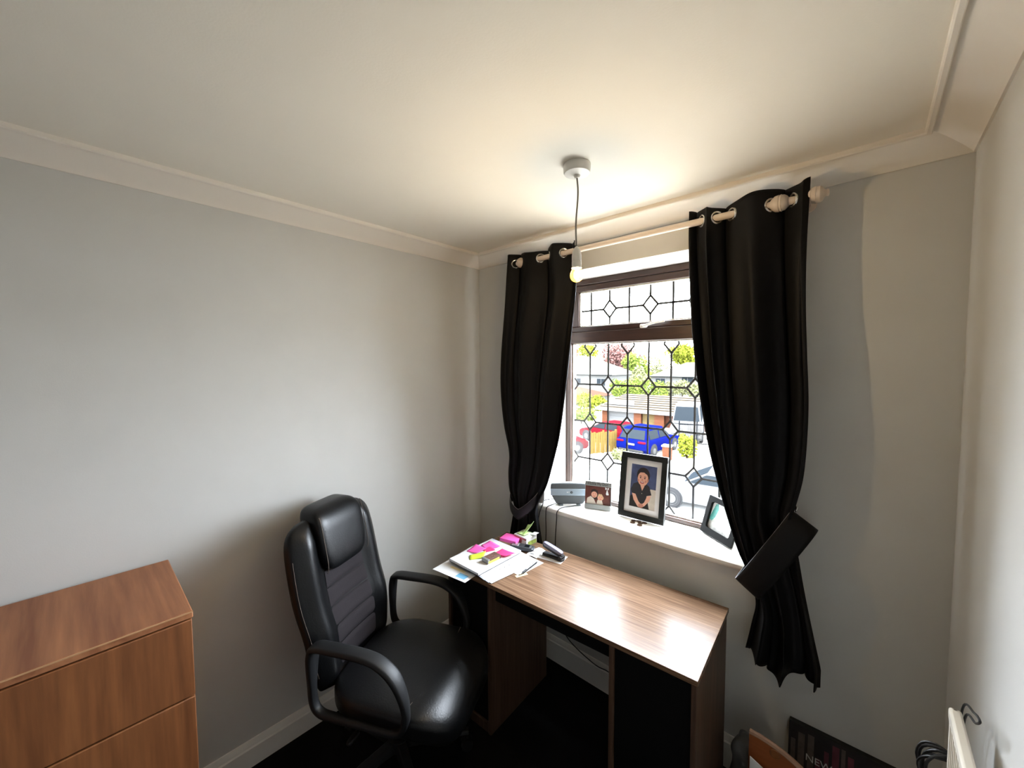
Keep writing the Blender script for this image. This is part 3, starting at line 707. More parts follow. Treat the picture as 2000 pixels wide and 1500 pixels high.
M['filament'] = mat('glowing_filament', (255, 200, 120), .5, emit=(1, .72, .40), es=BULB)
bl = MB().lathe([(.011, zc_+.034), (.0125, zc_+.028), (.017, zc_+.019), (.0215, zc_+.009), (.0228, zc_), (.0215, zc_-.008), (.017, zc_-.016), (.010, zc_-.0208), (.003, zc_-.0228)], 28).build('bulb', M['bulbglass'], t)
MB().superq((0, 0, zc_+.002), (.010, .010, .013), 1, 1, 16, 10).build('filament', M['filament'], bl)
MB().lathe([(.0115, zc_+.030), (.0115, zc_+.044)], 20).build('bulb_cap', M['chrome'], bl)

# ------------------------------------------------------------------ desk
DT = .73; ANG = math.radians(3.2)
FR = Vector((1.559, -.548, 0))
dk = thing('desk', 'walnut-effect desk with black cupboard doors under the window', 'desk', FR, ANG)
DW_, DD = 1.165, .475; TH = .018
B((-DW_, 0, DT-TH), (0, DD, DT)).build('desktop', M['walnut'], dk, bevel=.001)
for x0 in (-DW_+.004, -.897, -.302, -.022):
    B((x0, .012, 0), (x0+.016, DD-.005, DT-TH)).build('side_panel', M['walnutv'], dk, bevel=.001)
for x0, x1 in ((-DW_+.02, -.897), (-.286, -.022)):
    B((x0, .016, 0), (x1, DD-.01, .045)).build('plinth', M['walnutv'], dk, bevel=.001)
    B((x0+.002, .024, .048), (x1-.002, .040, DT-TH-.004)).build('cupboard_door', M['black'], dk, bevel=.001)
    B((x0, DD-.016, .045), (x1, DD-.008, DT-TH)).build('back_panel', M['black'], dk, smooth=False)
B((-.881, .05, DT-TH-.085), (-.302, .066, DT-TH)).build('apron', M['black'], dk, smooth=False)

# ------------------------------------------------------------------ office chair
CH = (.466, -.93, 0); CA = math.radians(25)
ch = thing('office_chair', 'black leather high-back office chair with loop arms', 'chair', CH, CA)
# local: x forward, y to the chair's left
def ff(z):                                             # front face of the backrest
    return -.185-.195*(z-.45)+.018*math.exp(-((z-.62)/.1)**2)
BW = [(.43, .205), (.48, .222), (.56, .236), (.68, .243), (.80, .248), (.92, .246), (1.0, .238), (1.04, .222), (1.065, .19), (1.078, .14), (1.083, .06)]
def backfn(u, v):
    z = .43+(1.083-.43)*v; wd = smooth_interp(BW, z)
    a_ = 2*PI*u; cx_, sx_ = math.cos(a_), math.sin(a_)
    s = math.copysign(abs(cx_)**.55, cx_); d_ = math.copysign(abs(sx_)**.6, sx_)
    tp = 1-.75*max(0, (z-.98)/.103)**2; bt = 1-.6*max(0, (.50-z)/.07)**2
    x = ff(z)-.04+d_*.038*min(tp, bt)
    if d_ > 0: x += d_*(.030*math.exp(-((abs(s)-.74)/.2)**2)-.012*(1-abs(s)))*min(1, tp)
    return Vector((x, s*wd, z))
mb = MB(); mb.grid(backfn, 72, 44, cu=True); n = 72
mb.f += [tuple(range(n))[::-1], tuple(43*n+i for i in range(n))]; mb.mi += [0, 0]
br = mb.build('backrest', M['leather'], ch, ang=1.2)
for s in (-1, 1):                                       # seam lines down both wings
    MB().tube([backfn((.30 if s > 0 else PI-.30)/(2*PI), .1+.7*k/24) for k in range(25)], .0013, 5).build('seam', M['stitch'], br)
zs = [.862, .79, .715, .64, .565, .475]
for k in range(5):
    z1_, z0_ = zs[k]-.0025, zs[k+1]+.0025
    def pf(u, v, side):
        z = z0_+(z1_-z0_)*v; hwid = .112+.05*(.86-z)
        s = (2*u-1)*hwid; bulge = (1-(2*v-1)**6)*.0055*(1-.7*abs(2*u-1)**6)
        return Vector((ff(z)-.014+.006*abs(2*u-1)**2+(bulge+.004 if side else -.012), s, z))
    mb = MB(); mb.grid(lambda u, v: pf(u, v, 1), 18, 8); mb.grid(lambda u, v: pf(u, v, 0), 18, 8)
    e = 18*8
    bot = [i for i in range(18)]; top = [7*18+i for i in range(18)]; lf = [j*18 for j in range(8)]; rg = [j*18+17 for j in range(8)]
    for rw in (bot, top, lf, rg):
        for a_, b_ in zip(rw, rw[1:]): mb.f.append((a_, b_, b_+e, a_+e)); mb.mi.append(0)
    mb.build('back_cushion', M['seatfabric'], ch, ang=1.0)
def hdef(p):                                            # follows the rake of the back, wraps over the top
    q = Vector(p); q.x += -.195*q.z
    wr = max(0, q.z-.06)/.07; q.x -= .022*wr*wr
    q.y *= 1-.12*max(0, -q.z/.13)
    return q
hr = MB().superq((ff(.985)-.018, 0, .985), (.058, .135, .132), .42, .3, 56, 26, hdef).build('headrest', M['leather'], ch, ang=1.2)
for s in (-1, 1):
    pts = [Vector((ff(.985)-.018+.058*math.copysign(abs(math.cos(a_))**.42, math.cos(a_))-.195*.132*math.copysign(abs(math.sin(a_))**.42, math.sin(a_)), s*.1255, .985+.13*math.copysign(abs(math.sin(a_))**.42, math.sin(a_)))) for a_ in [-1.1+1.75*k/20 for k in range(21)]]
    MB().tube(pts, .0016, 5).build('piping', M['stitch'], hr)
def sdef(p):
    q = Vector(p); fx = q.x/.27
    if q.x > .12: q.z -= .055*((q.x-.12)/.15)**2
    if q.z > 0: q.z += .012*(1-fx*fx)*0 - .010*math.exp(-((q.y)/.14)**2-((q.x+.02)/.16)**2)
    if fx < -.5: q.y *= 1-.14*(-fx-.5)*2
    q.y *= 1-.10*max(0, fx-.6)**1*2.0
    return q
st_ = MB().superq((.085, 0, .432), (.275, .262, .056), .42, .42, 72, 26, sdef).build('seat', M['leather'], ch, ang=1.2)
seam = [Vector((.085+.06*math.cos(k/20*PI)*0+.10+.02*math.sin(k/20*PI), -.235+.47*k/20, .484-.008*math.exp(-((-.235+.47*k/20)/.14)**2))) for k in range(21)]
MB().tube(seam, .0012, 5).build('seam', M['stitch'], st_)
B((-.12, -.2, .355), (.28, .2, .385)).build('seat_pan', M['armplastic'], ch, bevel=.012)
arm = [(-.192, .640), (-.17, .664), (-.08, .670), (.03, .672), (.10, .660), (.158, .622), (.192, .560), (.205, .495), (.190, .438), (.14, .415), (.02, .412), (-.10, .404), (-.165, .408), (-.195, .445), (-.2, .54)]
for s in (-1, 1):
    cp = spline([(x, 0, z) for x, z in arm], 7, True); m = len(cp); sec = []
    for k in range(12):
        a_ = 2*PI*k/12; sec.append((math.copysign(abs(math.cos(a_))**.6, math.cos(a_)), math.copysign(abs(math.sin(a_))**.6, math.sin(a_))))
    vs = []
    for k in range(m):
        tg = (cp[(k+1) % m]-cp[k-1]).normalized(); nr = Vector((-tg.z, 0, tg.x)); top_ = max(0, min(1, (cp[k].z-.5)/.12))
        hw_ = .017+.012*top_; ht = .0125
        off = .262*s
        vs += [cp[k]+nr*(q*ht)+Vector((0, off+p*hw_, 0)) for p, q in sec]
    mb = MB(); mb.add(vs, [(k*12+i, k*12+(i+1) % 12, ((k+1) % m)*12+(i+1) % 12, ((k+1) % m)*12+i) for k in range(m) for i in range(12)])
    mb.build('armrest', M['armplastic'], ch, ang=1.0)
MB().lathe([(.028, .10), (.028, .24), (.022, .241), (.022, .345), (.06, .35), (.07, .357)], 20).build('gas_column', M['armplastic'], ch)
mb = MB().tube([(-.02, -.02, .345), (-.03, -.12, .34), (-.03, -.23, .335)], .006, 8); mb.superq((-.03, -.25, .334), (.012, .03, .007), .6, .6, 14, 8); mb.build('height_lever', M['armplastic'], ch)
hub = MB().lathe([(.045, .075), (.05, .085), (.045, .12), (.03, .125)], 20).build('base_hub', M['armplastic'], ch)
for k in range(5):
    a_ = 2*PI*k/5+.5; d_ = Vector((math.cos(a_), math.sin(a_), 0)); p_ = Vector((-d_.y, d_.x, 0))
    mb = MB(); vs = []
    for rr, hw_, z0_, z1_ in ((.03, .026, .078, .118), (.17, .023, .08, .108), (.30, .018, .074, .088)):
        vs += [d_*rr+p_*hw_+Vector((0, 0, z0_)), d_*rr-p_*hw_+Vector((0, 0, z0_)), d_*rr-p_*hw_*.7+Vector((0, 0, z1_)), d_*rr+p_*hw_*.7+Vector((0, 0, z1_))]
    fs = [(j*4+i, j*4+(i+1) % 4, (j+1)*4+(i+1) % 4, (j+1)*4+i) for j in range(2) for i in range(4)] + [(3, 2, 1, 0), (8, 9, 10, 11)]
    mb.add(vs, fs); lg = mb.build('base_leg', M['armplastic'], ch, bevel=.004)
    c_ = d_*.29; mb = MB()
    for s in (-1, 1):
        ring_ = []
        for j in range(16):
            b_ = 2*PI*j/16; ring_.append(c_+d_*(.025*math.cos(b_))+Vector((0, 0, .026+.025*math.sin(b_)))+p_*s*.022)
        mb.prism(ring_ if s > 0 else ring_, p_*(-s*.016))
    mb.tube([c_+Vector((0, 0, .03)), c_+Vector((0, 0, .078))], .008, 8); mb.build('caster', M['rubber'], lg)

# ------------------------------------------------------------------ chest of drawers
cx1, cy1 = .478, -1.603
ck = thing('chest_of_drawers', 'orange oak-effect chest of drawers at the left wall', 'chest of drawers', (.02, cy1, 0))
CW, CD, CHT = .78, cx1-.02, 1.002
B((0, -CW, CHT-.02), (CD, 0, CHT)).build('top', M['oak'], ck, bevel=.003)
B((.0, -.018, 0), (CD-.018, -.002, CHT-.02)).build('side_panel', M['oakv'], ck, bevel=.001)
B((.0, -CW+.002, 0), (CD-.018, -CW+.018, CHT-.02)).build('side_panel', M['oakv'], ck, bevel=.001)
B((0, -CW+.018, 0), (.008, -.018, CHT-.02)).build('back_panel', M['oakv'], ck, smooth=False)
M['edgetrim'] = mat('pale_edge_trim', (190, 146, 104), .5)  # highlight painted as a pale strip along the top's front edge
B((CD-.0005, -CW, CHT-.0035), (CD+.0018, .0, CHT-.0002)).build('edge_trim', M['edgetrim'], ck, smooth=False)  # strip stands in for the edge highlight, not a real trim
B((.03, -CW+.018, 0), (CD-.03, -.018, .06)).build('plinth', M['oakv'], ck, smooth=False)
for k in range(4):
    z1_ = CHT-.024-k*.233; z0_ = z1_-.228
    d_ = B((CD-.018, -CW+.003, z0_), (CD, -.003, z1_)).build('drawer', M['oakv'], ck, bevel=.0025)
    B((CD-.2, -.017, z1_-.03), (CD-.017, -.0035, z1_-.018)).build('drawer_runner', M['silverlip'], d_, smooth=False)

# ------------------------------------------------------------------ radiator on the right wall
RX0, RX1, RY0, RY1, RZ0, RZ1 = 2.076, 2.094, -1.45, -.555, .38, .97
rd = thing('radiator', 'white ribbed single panel radiator on the right wall', 'radiator', (2.10, -1.0, RZ0))
def ro(x, y, z): return (x-2.10, y+1.0, z-RZ0)
mb = MB(); nr = 46; vs = []
ny = nr*4
for j, z in enumerate((RZ0+.02, RZ1-.025)):
    for i in range(ny+1):
        y = RY0+.012+(RY1-RY0-.024)*i/ny; k = i % 4; x = RX0+(.0 if k in (1, 2) else .009)
        vs.append(ro(x, y, z))
mb.add(vs, [(i, i+1, ny+1+i+1, ny+1+i) for i in range(ny)]); mb.build('ribbed_panel', M['radiator'], rd, solid=.002, smooth=False)
mb = MB(); mb.box(ro(RX0-.002, RY0, RZ1-.026), ro(RX1, RY1, RZ1)); mb.box(ro(RX0-.002, RY0, RZ0), ro(RX1, RY1, RZ0+.022))
mb.box(ro(RX0, RY1-.014, RZ0), ro(RX1-.002, RY1, RZ1)); mb.box(ro(RX0, RY0, RZ0), ro(RX1-.002, RY0+.014, RZ1)); mb.build('edge_frame', M['radiator'], rd, bevel=.005)
B(ro(RX0+.012, RY0+.01, RZ0+.01), ro(RX1-.002, RY1-.01, RZ1-.01)).build('back_plate', M['radiator'], rd, smooth=False)
for y in (RY0+.15, RY1-.15): B(ro(RX1-.002, y-.02, RZ0+.05), ro(W-.001, y+.02, RZ1-.1)).build('bracket', M['radiator'], rd, smooth=False)
MB().tube([ro(RX1-.008, RY1-.02, RZ0+.01), ro(RX1-.008, RY1-.02, .08), ro(RX1-.008, RY1-.02, .001)], .0075, 10).build('pipe', M['radiator'], rd)
MB().lathe([(.011, -.05), (.016, -.045), (.016, 0), (.011, .01)], 14, ro(RX1-.008, RY1-.02, RZ0-.05)).build('valve', M['plastic_white'], rd)
a_ = at(1880, 1384, 'x', 2.103); b_ = at(1914, 1409, 'x', 2.103); c_ = at(1884, 1404, 'x', 2.103); m_ = at(1906, 1413, 'x', 2.103); n_ = at(1903, 1393, 'x', 2.103)
tag(MB().tube(spline([a_+Vector((0, .05, -.2)), a_, n_, b_, m_, c_, c_+Vector((0, .04, -.2))], 8), .0022, 8).build('cable', M['rubber']), 'black cable looped behind the top of the radiator', 'cable')

# ------------------------------------------------------------------ things by the wall right of the desk
cv = thing('canvas_picture', 'dark canvas picture with white lettering leaning on the window wall', 'picture', (1.90, -.055, .02), rot=(-.10, 0, 0))
CZ = .335
M['canvas'] = mat('dark_canvas', (34, 30, 33), .8, noise=.5, nscale=18)
M['canvasedge'] = mat('canvas_edge', (26, 28, 27), .8)
M['citypink'] = mat('city_print_pink', (92, 46, 60), .8, noise=.3, nscale=30)
M['citygrey'] = mat('city_print_grey', (82, 74, 72), .8, noise=.3, nscale=30)
M['offwhite'] = mat('lettering_white', (190, 188, 186), .7)
B((-.163, 0, 0), (.215, .03, CZ)).build('stretched_canvas', M['canvasedge'], cv, bevel=.002)
B((-.161, -.0008, .002), (.213, 0, CZ-.004)).build('print', M['canvas'], cv, smooth=False)
rng = random.Random(11); x = -.155
mb = MB()
while x < .20:
    wd = rng.uniform(.008, .022); mb.box((x, -.0014, .05), (x+wd, -.0008, CZ-rng.uniform(.012, .10)), rng.randint(0, 1)); x += wd+rng.uniform(.004, .012)
mb.build('printed_skyline', [M['citypink'], M['citygrey']], cv, smooth=False)
text('lettering', 'NEW YORK', .034, M['offwhite'], cv, (-.02, -.0022, CZ-.105), (PI/2, 0, 0))
# headboard-like orange panel with a curved top
bd = thing('wooden_panel', 'orange wooden panel with a curved pale edge beside the desk', 'panel', (1.648, -.27, 0), rot=(-.05, 0, .05))
zt_ = at(1465, 1430, 'y', -.27).z-.022
crv = []
for k in range(19):
    f = k/18; crv.append((.245*f, zt_-.012*f-.30*f**2.6*.62))
crv = [(0, zt_)] + [(.30*math.sin(PI/2*k/18), zt_-.30*(1-math.cos(PI/2*k/18))) for k in range(1, 19)]
poly = [(0, 0, .01)] + [(.30, 0, .01)] + [(x, 0, z) for x, z in crv[::-1]]
M['mdf'] = wood('orange_beech', (124, 64, 28), (148, 82, 40), 'X', 8, 4, .5)
M['paleedge'] = mat('pale_edge_band', (150, 118, 96), .6)
MB().prism(poly, (0, .018, 0)).build('board', M['mdf'], bd, smooth=False)
MB().tube([Vector((x, .009, z+.001)) for x, z in crv], .010, 8).build('edge_band', M['paleedge'], bd)
q = at(1512, 1482, 'y', -.27)
MB().lathe([(.016, -.002), (.013, -.004), (.012, -.001)], 18, (q.x-1.648, 0, q.z), 'y').build('knot', M['oakv'], bd)
wp = at(1462, 1488, 'y', -.31); 
pc = thing('paper', 'white sheet of paper propped in front of the orange panel', 'paper', (wp.x, -.305, 0), rot=(-.06, 0, .05))
mb = MB(); hh_ = wp.z
mb.prism([(0, 0, 0), (.15, 0, 0), (.15, 0, hh_-.07), (.05, 0, hh_-.022), (0, 0, hh_)], (0, .003, 0)); mb.build('sheet', M['paper'], pc, smooth=False)
gb = at(1448, 1432, 'y', -.13)
def bagdef(p):
    q = Vector(p); f = (q.z+.17)/.34
    q.x *= 1-.35*f*f; q.y *= 1-.5*f; q.x += .006*math.sin(q.z*50+q.y*30); q.y += .005*math.sin(q.z*60+q.x*40); return q
bg_ = thing('bag', 'crumpled grey bag squeezed between the desk and the orange panel', 'bag', (gb.x+.015, -.14, 0))
MB().superq((0, 0, gb.z/2), (.052, .07, gb.z/2), .45, .6, 40, 30, lambda p: bagdef(p)).build('sack', M['greybag'], bg_)
MB().tube(spline([(-.02, 0, gb.z*.97), (-.012, 0, gb.z+.02), (.012, 0, gb.z+.02), (.02, 0, gb.z*.97)], 6), .004, 6).build('handle', M['greybag'], bg_)
tg = at(1833, 1484, 'y', RY1+.012)
rng = random.Random(4); pts = []
for k in range(70):
    a_ = 2*PI*k/10; rr = .034+.006*math.sin(k*.9)
    pts.append((tg.x+rr*math.cos(a_)*1.1+.012, RY1+.008+.0005*k+.006*math.sin(k*1.3), tg.z-.03+rr*1.3*math.sin(a_)))
tag(MB().tube(spline(pts, 3), .003, 7).build('cable', M['rubber']), 'coil of black cable hung at the far end of the radiator', 'cable')

# ------------------------------------------------------------------ things on the window board
SZ = .9055
rt_ = thing('router', 'grey wireless router with a silver band on the window board', 'router', (at(1110, 986, 'z', SZ).x, at(1110, 986, 'z', SZ).y+.012, SZ), math.radians(40))
M['rband'] = M['greysilver']
w0 = .086
def rshape(zs_, x0f, y0_, y1_):
    pass
pr_t = [(-.058, 0.0), (.058, 0.0), (.066, .012), (.084, .055), (.087, .085), (.086, .112), (.078, .122), (0, .125), (-.078, .122), (-.086, .112), (-.087, .085), (-.084, .055), (-.066, .012)]
def slab_prof(pr, y0_, y1_): return MB().prism([(x, y1_, z+.006) for x, z in pr][::-1] if y1_ < y0_ else [(x, y0_, z+.006) for x, z in pr], (0, (y1_-y0_), 0))
MB().prism([(x, -.018, z+.006) for x, z in pr_t], (0, .036, 0)).build('body', M['router'], rt_, bevel=.006)
MB().prism([(-.0865, -.0215, .058), (.0865, -.0215, .058), (.088, -.0215, .096), (-.088, -.0215, .096)], (0, .006, 0)).build('silver_band', M['greysilver'], rt_, bevel=.002)
text('lettering', 'BT', .012, M['paper'], rt_, (-.010, -.0224, .077), (PI/2, 0, 0))
mb = MB().tube([(.009+.0055*math.cos(2*PI*k/20), -.0222, .077+.0055*math.sin(2*PI*k/20)) for k in range(20)], .0016, 6, closed=True)
mb.tube([(.006+.009*k/8*.7, -.0226, .074+.006*math.sin(k/8*PI)) for k in range(9)], .0011, 6); mb.build('emblem', M['ink'], rt_)
mb = MB(); mb.box((-.05, -.03, 0), (-.03, .03, .008)); mb.box((.03, -.03, 0), (.05, .03, .008)); mb.build('foot', M['router'], rt_, bevel=.003)
for o_ in rt_.children:
    o_.scale.x = 1.27 if o_.type == 'MESH' and o_.name[:6] != 'emblem' else 1

def photo_frame(name, label, ctr, yaw, lean, w_, h_, border, depth, fm):
    t = thing(name, label, 'photo frame', ctr, rot=(0, 0, yaw)); g_ = t
    mb = MB(); L_ = math.sin(lean); Cc = math.cos(lean)
    return t, (lambda x, y, z: Vector((x, y*Cc+z*L_, z*Cc-y*L_)))
def fbox(T, a, b, mi=0, mb=None):
    mb = mb or MB(); x0, y0, z0 = a; x1, y1, z1 = b
    return mb.add([T(x, y, z) for x, y, z in ((x0,y0,z0),(x1,y0,z0),(x1,y1,z0),(x0,y1,z0),(x0,y0,z1),(x1,y0,z1),(x1,y1,z1),(x0,y1,z1))],
                  [(0,3,2,1),(4,5,6,7),(0,1,5,4),(1,2,6,5),(2,3,7,6),(3,0,4,7)], mi)
def flat(T, mb, pts, y, mi):                            # one printed shape on the picture plane
    mb.add([T(x, y, z) for x, z in pts], [tuple(range(len(pts)))], mi)
def ell(cx, cz, rx, rz, n=22, rot=0, a0=0, a1=2*PI):
    o = []
    for k in range(n):
        a_ = a0+(a1-a0)*k/(n if abs(a1-a0-2*PI) < 1e-6 else n-1); x, z = rx*math.cos(a_), rz*math.sin(a_)
        o.append((cx+x*math.cos(rot)-z*math.sin(rot), cz+x*math.sin(rot)+z*math.cos(rot)))
    return o
M['p_blue'] = mat('print_backdrop_blue', (66, 76, 112), .5, noise=.35, nscale=24)
M['p_hair'] = mat('print_hair', (34, 22, 20), .5)
M['p_skin'] = mat('print_skin', (206, 152, 128), .5, noise=.06, nscale=40)
M['p_skin2'] = mat('print_skin_dark', (176, 116, 96), .5)
M['p_shirt'] = mat('print_shirt', (30, 28, 32), .5, noise=.2, nscale=50)
M['p_cream'] = mat('print_cream', (192, 182, 168), .5, noise=.12, nscale=30)
M['p_lip'] = mat('print_lip', (150, 62, 62), .5)
M['p_dark'] = mat('print_trousers', (38, 36, 34), .5)
M['p_maroon'] = mat('print_maroon', (88, 40, 30), .5, noise=.3, nscale=40)
M['p_teal'] = mat('print_teal', (70, 140, 132), .5, noise=.3, nscale=60)
M['p_greywhite'] = mat('print_pale', (206, 208, 204), .5, noise=.25, nscale=60)
M['picglass'] = glassy('picture_glass', (.98, .98, .98), .04)

# large black frame with the portrait of a toddler
bl_ = at(1210, 1004, 'z', SZ); brr = at(1299, 1027, 'z', SZ)
yaw = math.atan2(brr.y-bl_.y, brr.x-bl_.x); ctr = (bl_+brr)/2
ctr.z = SZ
FWd = (brr-bl_).length; FHt = .337; lean = .16
t, T = photo_frame('photo_frame', 'large black photo frame with white mount and portrait of a seated toddler', (ctr.x, ctr.y-.005, SZ+.003), yaw, lean, FWd, FHt, .03, .02, None)
h2 = FWd/2; bw = .028
mb = MB()
for a_, b_ in (((-h2, -.022, 0), (h2, 0, bw)), ((-h2, -.022, FHt-bw), (h2, 0, FHt)), ((-h2, -.022, bw), (-h2+bw, 0, FHt-bw)), ((h2-bw, -.022, bw), (h2, 0, FHt-bw))): fbox(T, a_, b_, 0, mb)
mb.build('frame', M['framewood'], t, bevel=.002)
fbox(T, (-h2+.004, -.004, .004), (h2-.004, 0.003, FHt-.004)).build('backing', M['framewood'], t, smooth=False)
mb = MB(); ix, iz0, iz1 = h2-bw, bw, FHt-bw; mw = .030
fbox(T, (-ix, -.009, iz0), (ix, -.005, iz0+mw), 0, mb); fbox(T, (-ix, -.009, iz1-mw), (ix, -.005, iz1), 0, mb)
fbox(T, (-ix, -.009, iz0+mw), (-ix+mw*.85, -.005, iz1-mw), 0, mb); fbox(T, (ix-mw*.85, -.009, iz0+mw), (ix, -.005, iz1-mw), 0, mb)
mb.build('mount', M['mount'], t, smooth=False)
mb = MB(); px_, pz0, pz1 = ix-mw*.85, iz0+mw, iz1-mw; PW, PH = 2*px_, pz1-pz0
def pq(x, z): return (-px_+PW*x, pz0+PH*z)
def pe(cx, cz, rx, rz, **k): return [pq(a_, b_) for a_, b_ in ell(cx, cz, rx, rz, **k)]
lay = [( [pq(0, 0), pq(1, 0), pq(1, 1), pq(0, 1)], 0),
       ([pq(.60, 0), pq(1, 0), pq(1, .47), pq(.8, .47), pq(.62, .40)], 5), ([pq(0, 0), pq(.78, 0), pq(.70, .2), pq(.1, .28), pq(0, .22)], 7),
       (pe(.48, .76, .255, .185), 1),
       ([pq(.36, .52), pq(.60, .52), pq(.62, .40), pq(.48, .34), pq(.36, .42)], 2),
       ([pq(.02, .40), pq(.12, .54), pq(.34, .60), pq(.47, .40), pq(.60, .58), pq(.74, .52), pq(.84, .34), pq(.66, .30), pq(.64, .10), pq(.22, .10), pq(.24, .30), pq(.08, .30)], 4),
       ([pq(.08, .31), pq(.22, .30), pq(.36, .14), pq(.50, .07), pq(.46, .00), pq(.34, .02), pq(.16, .16)], 2),
       ([pq(.68, .30), pq(.82, .33), pq(.78, .20), pq(.60, .06), pq(.48, .01), pq(.44, .06), pq(.58, .14)], 2),
       (pe(.46, .055, .10, .05), 3), (pe(.47, .68, .205, .165), 2), (pe(.665, .66, .03, .045), 3),
       ([pq(.25, .76), pq(.30, .86), pq(.48, .90), pq(.68, .84), pq(.70, .70), pq(.64, .78), pq(.50, .83), pq(.36, .82)], 1),
       (pe(.375, .70, .030, .014), 1), (pe(.545, .695, .030, .014), 1), (pe(.375, .735, .045, .008), 1), (pe(.555, .73, .045, .008), 1),
       (pe(.45, .655, .030, .018), 3), (pe(.45, .595, .085, .030), 6), (pe(.45, .603, .065, .012), 5), (pe(.30, .63, .035, .03), 3), (pe(.59, .625, .035, .03), 3),
       (pe(.47, .34, .012, .01), 5)]
for k, (ptsl, mi) in enumerate(lay): flat(T, mb, ptsl, -.0032-.00006*k-.0012, mi)
mb.build('portrait_print', [M['p_blue'], M['p_hair'], M['p_skin'], M['p_skin2'], M['p_shirt'], M['p_cream'], M['p_lip'], M['p_dark']], t, smooth=False)
fbox(T, (-.03, .003, .02), (.03, .006, .2)).build('strut_hinge', M['black'], t, smooth=False)
mb = MB().prism([T(-.03, .006, .2), T(.03, .006, .2), Vector((.04, T(0, 0, .2).y+.03, 0)), Vector((-.04, T(0, 0, .2).y+.03, 0))], (0, .003, 0)); mb.build('strut', M['black'], t, smooth=False)

# small pewter frame
a_ = at(1142, 991.5, 'z', SZ); b_ = at(1193, 998.5, 'z', SZ); yaw = math.atan2(b_.y-a_.y, b_.x-a_.x); c_ = (a_+b_)/2; FWd = (b_-a_).length
t, T = photo_frame('photo_frame', 'small pewter photo frame with lettered top and two smiling faces', (c_.x, c_.y, SZ+.001), yaw, .12, FWd, .15, .02, .01, None)
h2 = FWd/2; FHt = .152
fbox(T, (-h2, -.012, 0), (h2, .004, .027)).build('base_bar', M['pewter'], t, bevel=.002)
fbox(T, (-h2, -.010, FHt-.025), (h2+.002, .004, FHt)).build('top_bar', M['pewter'], t, bevel=.002)
fbox(T, (-h2, -.002, .02), (h2, .004, FHt-.01)).build('backing', M['pewter'], t, smooth=False)
fbox(T, (h2-.004, -.006, .02), (h2, .002, FHt-.02)).build('side_bar', M['framewood'], t, smooth=False)
mb = MB(); z0_, z1_ = .027, FHt-.025; PW, PH = FWd-.006, z1_-z0_
def pq(x, z): return (-h2+.002+PW*x, z0_+PH*z)
def pe(cx, cz, rx, rz, **k): return [pq(q0, q1) for q0, q1 in ell(cx, cz, rx, rz, **k)]
lay = [([pq(0, 0), pq(1, 0), pq(1, 1), pq(0, 1)], 0), ([pq(.22, .2), pq(.24, .78), pq(.36, .84), pq(.50, .76), pq(.52, .3)], 1), (pe(.36, .52, .12, .17), 2),
       ([pq(.05, 0), pq(.08, .3), pq(.22, .42), pq(.34, .3), pq(.45, 0)], 3), ([pq(.45, 0), pq(.5, .26), pq(.66, .3), pq(.72, 0)], 3), (pe(.61, .38, .12, .15), 2),
       ([pq(.50, .44), pq(.54, .58), pq(.66, .58), pq(.74, .40), pq(.72, .30), pq(.66, .48)], 4), (pe(.32, .56, .016, .012), 1), (pe(.41, .56, .016, .012), 1), (pe(.365, .43, .045, .016), 5),
       (pe(.575, .41, .014, .012), 1), (pe(.655, .41, .014, .012), 1), (pe(.61, .30, .04, .014), 5)]
for k, (ptsl, mi) in enumerate(lay): flat(T, mb, ptsl, -.0026-.00005*k, mi)
mb.build('photo_print', [M['p_maroon'], M['p_hair'], M['p_skin'], M['p_cream'], M['tan'], M['p_lip']], t, smooth=False)
tx = text('lettering', 'I Love My Dad', .0185, M['ink'], t, T(0, -.0106, FHt-.0125), (PI/2-.12, 0, 0))
mb = MB(); 
for s in (-1, 1): mb.add([T(h2-.022, -.008, FHt-.032), T(h2-.022+s*.010, -.008, FHt-.026), T(h2-.022+s*.009, -.008, FHt-.040)], [(0, 1, 2)])
mb.add([T(h2-.022, -.008, FHt-.034), T(h2-.012, -.008, FHt-.066), T(h2-.024, -.008, FHt-.068), T(h2-.028, -.008, FHt-.062)], [(0, 1, 2, 3)])
mb.build('ribbon', M['paper'], t, solid=.0015, smooth=False)
mb = MB().prism([T(-.02, .005, .1), T(.02, .005, .1), Vector((.02, .06, 0)), Vector((-.02, .06, 0))], (0, .002, 0)); mb.build('strut', M['pewter'], t, smooth=False)

# dark frame at the right end, half behind the curtain
a_ = at(1372, 1037, 'z', SZ); b_ = at(1432, 1074, 'z', SZ); yaw = math.atan2(b_.y-a_.y, b_.x-a_.x); c_ = (a_+b_)/2; FWd = (b_-a_).length
t, T = photo_frame('photo_frame', 'dark photo frame with a pale landscape, partly behind the right curtain', (c_.x, c_.y, SZ+.002), yaw, .30, FWd, .24, .03, .01, None)
h2 = FWd/2; FHt = .178; bw = .030
mb = MB(); RS = 10
def rrect(x0, z0, x1, z1, r):
    o = []
    for cx_, cz_, a0 in ((x1-r, z1-r, 0), (x0+r, z1-r, PI/2), (x0+r, z0+r, PI), (x1-r, z0+r, 1.5*PI)):
        for k in range(RS): o.append((cx_+r*math.cos(a0+PI/2*k/(RS-1)), cz_+r*math.sin(a0+PI/2*k/(RS-1))))
    return o
oo = rrect(-h2, 0, h2, FHt, .006); ii = rrect(-h2+bw*.8, bw, h2-bw*.8, FHt-bw*.8, .014); n = len(oo)
vs = [T(x, -.016, z) for x, z in oo] + [T(x, -.016, z) for x, z in ii] + [T(x, 0, z) for x, z in oo] + [T(x, 0, z) for x, z in ii]
fs = []
